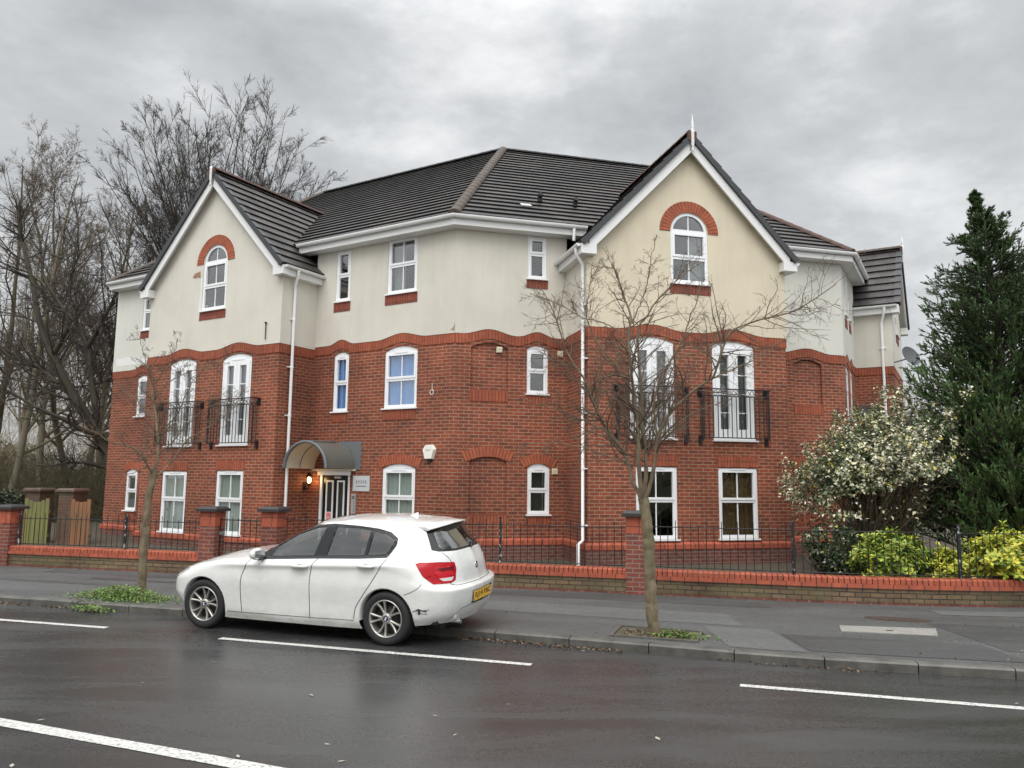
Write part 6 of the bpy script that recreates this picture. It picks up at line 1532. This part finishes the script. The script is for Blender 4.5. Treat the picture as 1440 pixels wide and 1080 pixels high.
# ---- the two bare street trees
def limbs_tree(base, label, limbs, Y0, seed, nt, minr, tip=.006, lr=(.30, .42, .45), sc=1.0, upk=.05, knots=(), name='street_tree', group='bare street trees in the pavement', bm_='bark_st', wm_='twig_st'):
    """main limbs follow measured polylines; the side twigs are grown on them"""
    r = np.random.default_rng(seed); b = np.array(base); t = empty(name, tuple(base), label, 'tree', group); parts = []; allP = []; allR = []; allL = []
    for pts, r0, r1 in limbs:
        W = []
        for px, py, dy in pts:
            Y = Y0 + dy; q = CD + CRI * ((px - 720) / CF) - CUP * ((py - 540) / CF); W.append(np.array(Vector((0, 0, CH)) + q * (Y / q.y)))
        W = np.array(W); 
        if sc == 1: r0 *= 1 if r0 > .06 else .62
        n = 24 if len(W) > 2 else 12; seg = pchip(W, 12) if len(W) > 2 else np.linspace(W[0], W[1], 13); L = np.r_[0, np.cumsum(np.linalg.norm(np.diff(seg, axis=0), axis=1))]
        u = np.linspace(0, L[-1], n + 1); P = np.stack([np.interp(u, L, seg[:, i]) for i in range(3)], 1); P[1:-1] += r.normal(size=(n - 1, 3)) * .006
        Rr = r0 + (r1 - r0) * np.linspace(0, 1, n + 1) ** .8
        if r0 > .065: Rr = Rr * (1 + .07 * np.sin(np.arange(n + 1) * 1.7) * r.uniform(.3, 1, n + 1)); Rr[0] *= 1.18
        parts.append(tubes(P[None], Rr[None], 10 if r0 > .05 else 7))
        if r0 < .065 or sc > 1: allP.append((P, Rr, L[-1]))
        if sc == 1 and r0 > .065:
            parts.pop(); m2 = 18; u2 = np.linspace(0, n, 90); P2 = np.stack([np.interp(u2, np.arange(n + 1), P[:, i]) for i in range(3)], 1); R2 = np.interp(u2, np.arange(n + 1), Rr)
            v2, q2 = tubes(P2[None], R2[None], m2); cen = np.repeat(P2, m2, 0); amp = r.normal(size=(90, m2)); amp = .6 * amp + .4 * np.roll(amp, 1, 0) + .5 * np.roll(amp, 2, 0); low = np.interp(np.arange(90), np.arange(0, 95, 5), r.normal(size=19))[:, None] * np.sin(np.arange(m2) / m2 * 6.28 * 2 + r.uniform(0, 6))[None]
            parts.append((cen + (v2 - cen) * (1 + .028 * amp + .07 * low).reshape(-1, 1), q2))
    for (p, rad) in knots: parts.append(tubes(np.array([[p, np.array(p) + [.0, -.03, .03]]]), np.array([[rad, rad * .5]]), 6))
    V, Q = join(parts); np_mesh('trunk', V - b, Q, M[bm_], t); crown = []
    for P, Rr, L in allP:
        k = max(4, int(L * nt / sc)); s, d, l, rr = children(P[None], Rr[None], np.array([L]), k, (.12, .99), (.5, 1.25), lr[0], r, .55); l = np.clip(l, .18 * sc, .85 * sc)
        P1 = grow(s, d, l, 6, .16, upk, r); R1 = radii(np.clip(rr, minr * 1.3, .014 * sc), 6, .3); crown.append(tubes(P1, R1, 4))
        s, d, l2, rr = children(P1, R1, l, 6, (.15, .98), (.5, 1.2), lr[1], r); P2 = grow(s, d, np.clip(l2, .06 * sc, .4 * sc), 4, .2, upk * .6, r); R2 = radii(np.maximum(rr, minr), 4, .5); crown.append(tubes(P2, R2, 3))
        s, d, l3, rr = children(P2, R2, l2, 3, (.2, 1), (.5, 1.2), lr[2], r); P3 = grow(s, d, np.clip(l3, .03 * sc, .15 * sc), 2, .25, 0, r); crown.append(tubes(P3, radii(np.maximum(rr * .9, minr * .8), 2, .6), 3))
    V, Q = join(crown); np_mesh('crown', V - b, Q, M[wm_], t); return t
TR = ground_pt(921, 893, .1); TL_ = ground_pt(200, 835, .1)
limbs_tree(tuple(TR), 'bare street tree with peeling trunk standing in front of the right gable', [
 ([(921, 897, 0), (915, 840, 0), (913, 770, 0), (906, 712, 0), (904, 700, 0)], .074, .064),
 ([(904, 708, 0), (888, 672, .1), (880, 640, .25), (845, 590, .4), (826, 540, .5), (800, 500, .6), (775, 430, .7), (757, 400, .7)], .045, .006),
 ([(904, 704, 0), (899, 660, -.1), (897, 600, -.15), (890, 540, -.1), (884, 470, 0), (888, 452, 0), (875, 410, .1), (868, 385, .1), (860, 372, .1)], .052, .010),
 ([(905, 704, 0), (908, 650, .1), (904, 590, .2), (900, 520, .25), (896, 470, .3), (912, 440, .3), (935, 410, .3), (958, 388, .3), (985, 370, .3)], .050, .006),
 ([(906, 706, 0), (918, 670, -.1), (925, 620, -.2), (940, 585, -.3), (965, 558, -.45), (985, 542, -.5), (1003, 532, -.6), (1020, 480, -.7), (1035, 462, -.7), (1070, 450, -.8), (1120, 436, -.9), (1175, 400, -1.0)], .046, .005),
 ([(925, 620, -.2), (920, 570, -.25), (932, 530, -.3), (955, 485, -.3), (965, 460, -.3), (980, 420, -.3), (983, 395, -.3)], .028, .005),
 ([(880, 640, .25), (855, 610, .1), (820, 590, 0), (790, 578, -.1), (762, 570, -.2), (735, 560, -.2)], .022, .004),
 ([(890, 655, 0), (850, 640, -.3), (815, 628, -.5), (770, 622, -.6), (735, 622, -.7)], .014, .004),
 ([(895, 560, -.1), (870, 520, -.3), (845, 490, -.4), (835, 470, -.4), (825, 440, -.5), (830, 400, -.5), (833, 370, -.5)], .020, .004),
 ([(888, 455, 0), (910, 400, -.2), (916, 360, -.3), (924, 330, -.3)], .012, .004),
 ([(900, 600, .2), (935, 555, .4), (945, 520, .5), (960, 500, .6), (990, 495, .7), (1010, 470, .7)], .018, .004),
 ([(826, 540, .5), (790, 525, .4), (770, 500, .3), (750, 490, .3)], .012, .004),
 ([(1003, 532, -.6), (1030, 520, -.5), (1070, 500, -.4), (1095, 480, -.4)], .013, .004),
 ([(884, 470, 0), (850, 455, .2), (815, 445, .3), (780, 425, .3), (745, 412, .3)], .014, .004),
 ([(899, 640, 0), (930, 610, .3), (960, 590, .5), (1000, 570, .6), (1030, 562, .6)], .014, .004),
 ([(904, 590, .2), (880, 560, .5), (850, 548, .7), (815, 540, .8)], .014, .004),
], TR.y, 41, 13, .0022)
limbs_tree(tuple(TL_), 'slim bare street tree in front of the left gable with weeds at its foot', [
 ([(200, 838, 0), (201, 790, 0), (206, 720, 0), (213, 680, 0), (217, 660, 0)], .070, .054),
 ([(217, 662, 0), (222, 640, 0), (221, 610, 0), (218, 575, .1), (214, 550, .1), (211, 525, .15), (220, 505, .2)], .052, .008),
 ([(215, 668, 0), (208, 655, -.2), (190, 630, -.4), (175, 626, -.5), (155, 622, -.6), (135, 608, -.7), (110, 598, -.8)], .028, .005),
 ([(221, 668, 0), (236, 655, .2), (248, 640, .3), (262, 620, .4), (285, 605, .5), (310, 590, .6), (335, 568, .7)], .030, .005),
 ([(221, 625, 0), (235, 600, -.2), (250, 580, -.3), (262, 555, -.4), (275, 530, -.5), (292, 510, -.5)], .022, .004),
 ([(218, 590, .1), (205, 575, .3), (190, 560, .4), (175, 550, .5), (165, 535, .5)], .018, .004),
 ([(216, 560, .1), (235, 540, .2), (260, 525, .3), (300, 515, .4), (330, 495, .4)], .015, .004),
 ([(212, 535, .1), (205, 510, 0), (200, 490, 0), (195, 470, 0)], .014, .004),
 ([(222, 640, 0), (245, 620, -.4), (270, 590, -.6), (300, 570, -.7), (340, 560, -.8)], .016, .004),
 ([(216, 545, .1), (230, 520, -.1), (245, 495, -.2), (250, 478, -.2)], .012, .004),
], TL_.y, 43, 13, .0028)
limbs_tree(at(165, 27), 'dark leaning bare tree with thick mossy limbs arching out beside the building edge', [
 ([(168, 705, 0), (158, 660, 0), (140, 615, 0), (105, 560, -.2), (75, 500, -.4), (55, 450, -.5), (45, 395, -.5), (30, 330, -.5), (22, 280, -.5)], .26, .03),
 ([(140, 620, 0), (132, 560, .3), (122, 490, .6), (104, 440, .8), (98, 400, 1.0), (110, 330, 1.2), (105, 280, 1.3)], .14, .02),
 ([(160, 612, 0), (125, 608, -.5), (90, 590, -1.0), (50, 572, -1.4), (0, 545, -1.8), (-40, 540, -2)], .11, .02),
 ([(105, 560, -.2), (60, 520, .3), (20, 500, .6), (-20, 470, .8)], .10, .02), ([(75, 500, -.4), (95, 450, -.8), (60, 380, -1), (70, 310, -1)], .09, .015),
 ([(122, 490, .6), (150, 440, .3), (165, 400, 0), (150, 340, 0)], .09, .015), ([(158, 660, 0), (110, 650, -.6), (60, 655, -1.0), (20, 640, -1.2)], .07, .015),
], 27, 47, 13, .0062, sc=2.6, name='bare_tree', group=None, bm_='bark_bg', wm_='twig_bg')
# tree pits and the weeds in them
def pit(cx, cy, w, d, ang, label):
    e = Vector((math.cos(ang), math.sin(ang), 0)); f = Vector((-e.y, e.x, 0)); c = Vector((cx, cy, .1)); loc = tuple(c); t = empty('tree_pit', loc, label, 'tree pit')
    mb = MB(); q = [c - e * w - f * d, c + e * w - f * d, c + e * w + f * d, c - e * w + f * d]; mb.poly([p + Vector((0, 0, .008)) for p in q]); mb.build('soil_bed', M['soil'], t, origin=loc)
    mb = MB()
    for a, b in ((0, 1), (1, 2), (2, 3), (3, 0)):
        dv = (q[b] - q[a]).normalized(); sd = Vector((dv.y, -dv.x, 0)); z = Vector((0, 0, 1))
        p = [q[a] - dv * .04, q[b] - dv * .001, q[b] - dv * .001 + sd * .04, q[a] - dv * .04 + sd * .04]; mb.box8([*p, *[k + z * .024 for k in p]])
    mb.build('edging', M['kerb'], t, origin=loc)
pit(1.80, 9.68, .48, .30, R(-19), 'square soil bed with stone edging round the right street tree')
def weeds(n, c, sx, sy, ang, h, label, seed, cols, wts, sz=.03):
    r = np.random.default_rng(seed); p = r.normal(size=(n, 2)) * .5; e = np.array([math.cos(ang), math.sin(ang)]); f = np.array([-e[1], e[0]]); q = np.array(c[:2]) + p[:, :1] * sx * e + p[:, 1:] * sy * f
    z = c[2] + r.uniform(0, 1, n) ** 1.5 * h * np.exp(-(p ** 2).sum(1)); d = np.tile([[0, -.2, 1.0]], (n, 1)); o = leaf_cloud(np.c_[q, z], d, sz * r.uniform(.5, 1.3, n), cols, r.choice(len(cols), n, p=wts), 'weeds', None, .42, r=r)
    return tag(o, label, 'weeds', kind='stuff')
wg = [leafm('weed_bright', (.16, .26, .045)), leafm('weed_green', (.085, .16, .035)), leafm('weed_dry', (.20, .17, .08))]
weeds(3600, (-5.85, 11.95, .105), .75, .28, R(-18), .20, 'bright green weeds growing round the foot of the left street tree', 51, wg, [.45, .42, .13], .030)
weeds(420, (-6.05, 11.42, .03), .35, .10, R(-18), .06, 'small weeds spilling over the kerb below the left street tree', 52, wg, [.3, .5, .2], .035)
weeds(700, (2.0, 9.55, .11), .34, .14, R(-19), .07, 'sparse weeds in the soil bed of the right street tree', 53, wg, [.25, .45, .3], .032)
weeds(260, (-5.5, 14.88, .11), .9, .05, R(-13.8), .10, 'thin weeds along the foot of the left brick wall', 54, wg, [.2, .6, .2], .035)
leaf_litter(260, lambda: Vector((1.80 + random.uniform(-.42, .42), 9.68 + random.uniform(-.24, .24) , .115)), brl, 'leaf_litter', 'brown leaves lying in the soil bed of the right street tree', .008, .025)
# ---- shrubs in the front garden on the right
cream = leafm('cream_leaf', (.66, .62, .42), .35); creamw = leafm('pale_cream_leaf', (.74, .72, .58), .35); vg = leafm('grey_green_leaf', (.13, .16, .075), .4); vd = leafm('deep_green_leaf', (.035, .055, .022), .35); vy = leafm('yellow_leaf', (.50, .42, .08), .4)
def variegated():
    r = np.random.default_rng(61); loc = np.array([6.62, 14.75, .24]); t = empty('variegated_shrub', tuple(loc), 'large shrub with cream edged leaves and a tangle of bare brown stems low down', 'shrub')
    ns = 330; th = r.uniform(-.1, np.pi + .1, ns) ; s = np.c_[r.normal(size=ns) * .18 + .25, r.normal(size=ns) * .15, np.zeros(ns) + .05]
    # stems fan up and over, mostly toward the left and up
    d = np.c_[r.normal(size=ns) * .34 + .06, r.normal(size=ns) * .42 - .04, np.abs(r.normal(size=ns)) * .4 + .8]; L = r.uniform(1.6, 3.75, ns) * np.where(np.abs(d[:, 0]) > .7, .62, 1.0)
    P = grow(s, d, L, 9, .10, .015, r); Rr = radii(r.uniform(.008, .017, ns), 9, .3); parts = [tubes(P, Rr, 4)]
    s2, d2, L2, rr = children(P, Rr, L, 9, (.25, .98), (.35, 1.0), .26, r); hk = P[:, -1, 0] > np.interp(P[:, -1, 2], [1.8, 2.3, 2.8, 3.5], [-1.05, -.65, -.02, .4]); P2 = grow(s2, d2, L2, 5, .16, .03, r); R2 = radii(np.clip(rr, .004, .008), 5, .5); parts.append(tubes(P2, R2, 3))
    parts = [tubes(P[hk], Rr[hk], 4), tubes(P2[np.repeat(hk, 9)], R2[np.repeat(hk, 9)], 3)]; V, Q = join(parts); np_mesh('stems', V, Q, M['twig_var'], t)
    # leaves on the outer twigs
    k = 30; N = len(P2); tt = r.uniform(.15, 1, (N, k)); f = tt * 5; i = np.minimum(f.astype(int), 4); g = (f - i)[..., None]; a = np.arange(N)[:, None]; c = P2[a, i] * (1 - g) + P2[a, i + 1] * g; dr = norm(P2[a, i + 1] - P2[a, i])
    c = c.reshape(-1, 3) + r.normal(size=(N * k, 3)) * .03; dr = dr.reshape(-1, 3)
    hgt = c[:, 2]; rad = np.hypot(c[:, 0], c[:, 1] * 1.1)
    keep = (hgt > 1.55 + .25 * r.normal(size=len(c))) | ((rad > .95 + .12 * r.normal(size=len(c))) & (hgt > .35)) 
    keep &= ~((c[:, 0] > -.50) & (c[:, 0] < 1.25) & (hgt < 1.65 + .35 * c[:, 0]) & (r.uniform(size=len(c)) < .97))
    keep &= c[:, 0] > np.interp(hgt, [.3, 1.0, 1.8, 2.3, 2.8, 3.5], [-1.0, -1.15, -1.05, -.65, -.02, .45]) + r.normal(size=len(c)) * .10
    c, dr = c[keep], dr[keep]; n = len(c); out = norm(c - np.array([.1, 0, 1.3])); ext = np.clip((np.linalg.norm((c - np.array([0, 0, 1.7])) / np.array([1.1, 1.0, 1.5]), axis=1)), 0, 1.4)
    pr = r.uniform(size=n); lo = (c[:, 2] < 1.1); w = np.clip(ext - .35, 0, 1)
    mi = np.where(pr < .27 * w + .05, 0, np.where(pr < .42 * w + .06, 1, np.where(pr < .80, 2, np.where(pr < .95, 3, 4))))
    mi = np.where(lo & (r.uniform(size=n) < .5), 3, mi)
    leaf_cloud(c, norm(out * .5 + dr * .3 + np.array([0, 0, .5])), r.uniform(.042, .082, n), [cream, creamw, vg, vd, vy], mi, 'foliage', t, .36, r=r)
    print('variegated leaves', n)
M['twig_var'] = bark('shrub_stem', (.20, .155, .10), (.12, .09, .06), None, 8)
variegated()
ch = [leafm('choisya_yellow', (.58, .55, .07), .35), leafm('choisya_lime', (.34, .42, .05), .35), leafm('choisya_green', (.12, .20, .03), .35)]
def choisya(base, rx, ry, h, nw, label, seed, wts):
    nw = int(nw * .62)
    """rosettes of three-part leaves on short stems"""
    r = np.random.default_rng(seed); base = np.array(base, float); t = empty('choisya_shrub', tuple(base), label, 'shrub', 'yellow green leafed shrubs behind the wall')
    d = norm(np.c_[r.normal(size=(nw, 2)), r.normal(size=nw) * .8 + .35]); k = r.uniform(.35, 1.0, nw) ** .5; lump = 1 + .24 * np.sin(d[:, 0] * 7 + seed) * np.cos(d[:, 1] * 6 + d[:, 2] * 7) + r.normal(size=nw) * .08
    c = d * (k * lump)[:, None] * np.array([rx, ry, h * .55]) + np.array([0, 0, h * .48]); c[:, 2] = np.where(c[:, 1] + base[1] < 12.36, np.maximum(c[:, 2], .24 + r.uniform(0, .25, nw)), np.maximum(c[:, 2], .04))
    C = []; D = []; MI = []; S = []; U = []
    V = []; mi = []
    for j in range(11):
        a = j * 2.4 + r.uniform(0, 6, nw) ; ax = norm(d + np.array([0, 0, .8])); e1_ = perp(ax, np.random.default_rng(seed + 1)); e2_ = np.cross(ax, e1_); tilt = (.25 + .11 * j)
        u = norm(e1_ * np.cos(a)[:, None] + e2_ * np.sin(a)[:, None] + ax * (1.0 - tilt)); w = np.cross(u, ax); L = r.uniform(.065, .115, nw)[:, None]; cc = c - ax * (.008 * j)
        V.append(np.stack([cc, cc + u * L * .55 + w * L * .26 + ax * L * .06, cc + u * L * 1.05 - ax * L * .08, cc + u * L * .55 - w * L * .26 + ax * L * .06], 1))
        pw_ = r.uniform(size=nw) + (j > 6) * .25 - k * .18 + .1; mi.append(np.digitize(pw_, np.cumsum(wts)[:-1]))
    V = np.concatenate(V).reshape(-1, 3); np_mesh('foliage', V, np.arange(len(V)).reshape(-1, 4), ch, t, mi=np.concatenate(mi), smooth=False)
    n = 40; s = r.normal(size=(n, 3)) * np.array([rx * .2, ry * .2, 0]); P = grow(s, np.c_[d[:n, :2] * .9, np.ones(n)], r.uniform(.5, .85, n) * h, 5, .15, .02, r); V, Q = tubes(P, radii(np.full(n, .009), 5, .4), 4); np_mesh('stems', V, Q, M['twig_var'], t)
choisya((6.33, 12.98, .24), .66, .42, .88, 1500, 'green yellow leafed shrub behind the railing left of the white flecked post', 71, [.08, .42, .50])
choisya((7.06, 12.62, .24), .26, .26, .66, 420, 'small bright yellow shrub crowding the white flecked railing post', 73, [.52, .38, .10])
choisya((8.08, 12.55, .30), .80, .60, .92, 1700, 'bright yellow leafed shrub spilling over the brick wall at the right edge', 72, [.55, .32, .13])
bush('evergreen_shrub', (5.55, 13.3, .24), .55, .45, 1.05, 3600, .06, [vd, leafm('gloss_green', (.045, .075, .025), .3), creamw, vy], [.55, .36, .06, .03], 'low dark green shrub between the brick wall corner and the railing', 'shrub', seed=77, z0=0)
# ---- the conifer
def conifer():
    r = np.random.default_rng(81); loc = np.array([8.90, 13.55, .24]); H = 7.2; t = empty('conifer', tuple(loc), 'tall dark green conifer with a ragged nodding top at the right edge', 'tree')
    P = grow(np.zeros((1, 3)), np.array([[-.06, 0, 1.0]]), np.array([H]), 14, .012, .02, r); P[0, -1] += [-.16, 0, -.05]; Rr = radii(np.array([.15]), 14, .05); V, Q = tubes(P, Rr, 9); np_mesh('trunk', V, Q, M['bark_bg'], t)
    N = 720; f = np.sort(np.r_[r.uniform(.0, .985, N - 90), r.uniform(0, .22, 90)]); K = f * 14; i = K.astype(int); g = (K - i)[:, None]; s = P[0, i] * (1 - g) + P[0, i + 1] * g
    az = r.uniform(0, 2 * np.pi, N); prof = np.interp(f, [0, .12, .3, .5, .62, .76, .90, 1.0], [1.65, 1.7, 1.6, 1.42, 1.18, .80, .30, .02]) * r.uniform(.5, 1.25, N)
    d = np.c_[np.cos(az), np.sin(az), np.interp(f, [0, .4, .6, .8, 1], [.75, .70, .40, .45, .8]) + r.normal(size=N) * .15]; B_ = grow(s, d, prof, 7, .09, .0, r); BR = radii(np.interp(f, [0, 1], [.03, .008]), 7, .3)
    s2, d2, L2, rr = children(B_, BR, prof, 15, (.15, 1.0), (.3, .8), .38, r); tw = grow(s2, d2 + np.c_[np.zeros((len(d2), 2)), np.interp(np.repeat(f, 15), [0, .45, .6, 1], [.7, .6, .15, .1])], np.clip(L2, .04, .6), 4, .12, .04, r); lv = np.repeat(f, 15)
    V, Q = join([tubes(B_, BR, 4), tubes(tw, radii(np.clip(rr * .5, .003, .006), 4, .5), 3)]); np_mesh('branches', V, Q, M['twig_bg'], t)
    # scale-leaf sprays: flat narrow blades set along every twig
    k = 34; n = len(tw); tt = r.uniform(.08, 1.0, (n, k)); F = tt * 4; ii = np.minimum(F.astype(int), 3); gg = (F - ii)[..., None]; a = np.arange(n)[:, None]; c = (tw[a, ii] * (1 - gg) + tw[a, ii + 1] * gg); dr = norm(tw[a, ii + 1] - tw[a, ii]); lf = np.repeat(lv[:, None], k, 1).reshape(-1)
    c = c.reshape(-1, 3); dr = dr.reshape(-1, 3); m_ = len(c); u = norm(dr + perp(dr, r) * r.uniform(.15, .65, m_)[:, None] + np.array([0, 0, .12])); w = perp(u, r); L = r.uniform(.035, .095, m_) * np.interp(lf, [0, .5, 1], [1.1, 1.0, .8]); wd = L * np.interp(lf, [0, .5, .7, 1], [.13, .12, .095, .09])
    keep = r.uniform(size=m_) < np.interp(lf, [0, .45, .65, 1], [1, 1, .75, .6]); c, u, w, L, wd, lf = c[keep], u[keep], w[keep], L[keep], wd[keep], lf[keep]
    V = np.stack([c, c + u * (L * .5)[:, None] + w * wd[:, None], c + u * L[:, None], c + u * (L * .5)[:, None] - w * wd[:, None]], 1).reshape(-1, 3); q = r.uniform(size=len(c)); mi = np.where(lf < .5, np.where(q < .42, 0, np.where(q < .85, 1, 2)), np.where(q < .6, 1, np.where(q < .8, 3, 0)))
    np_mesh('crown', V, np.arange(len(V)).reshape(-1, 4), [leafm('conifer_green', (.095, .175, .050), .5), leafm('conifer_deep', (.045, .09, .030), .5), leafm('conifer_olive', (.09, .105, .03), .5), leafm('conifer_brown', (.045, .042, .020), .6)], t, mi=mi, smooth=False)
    print('conifer blades', len(c))
conifer()
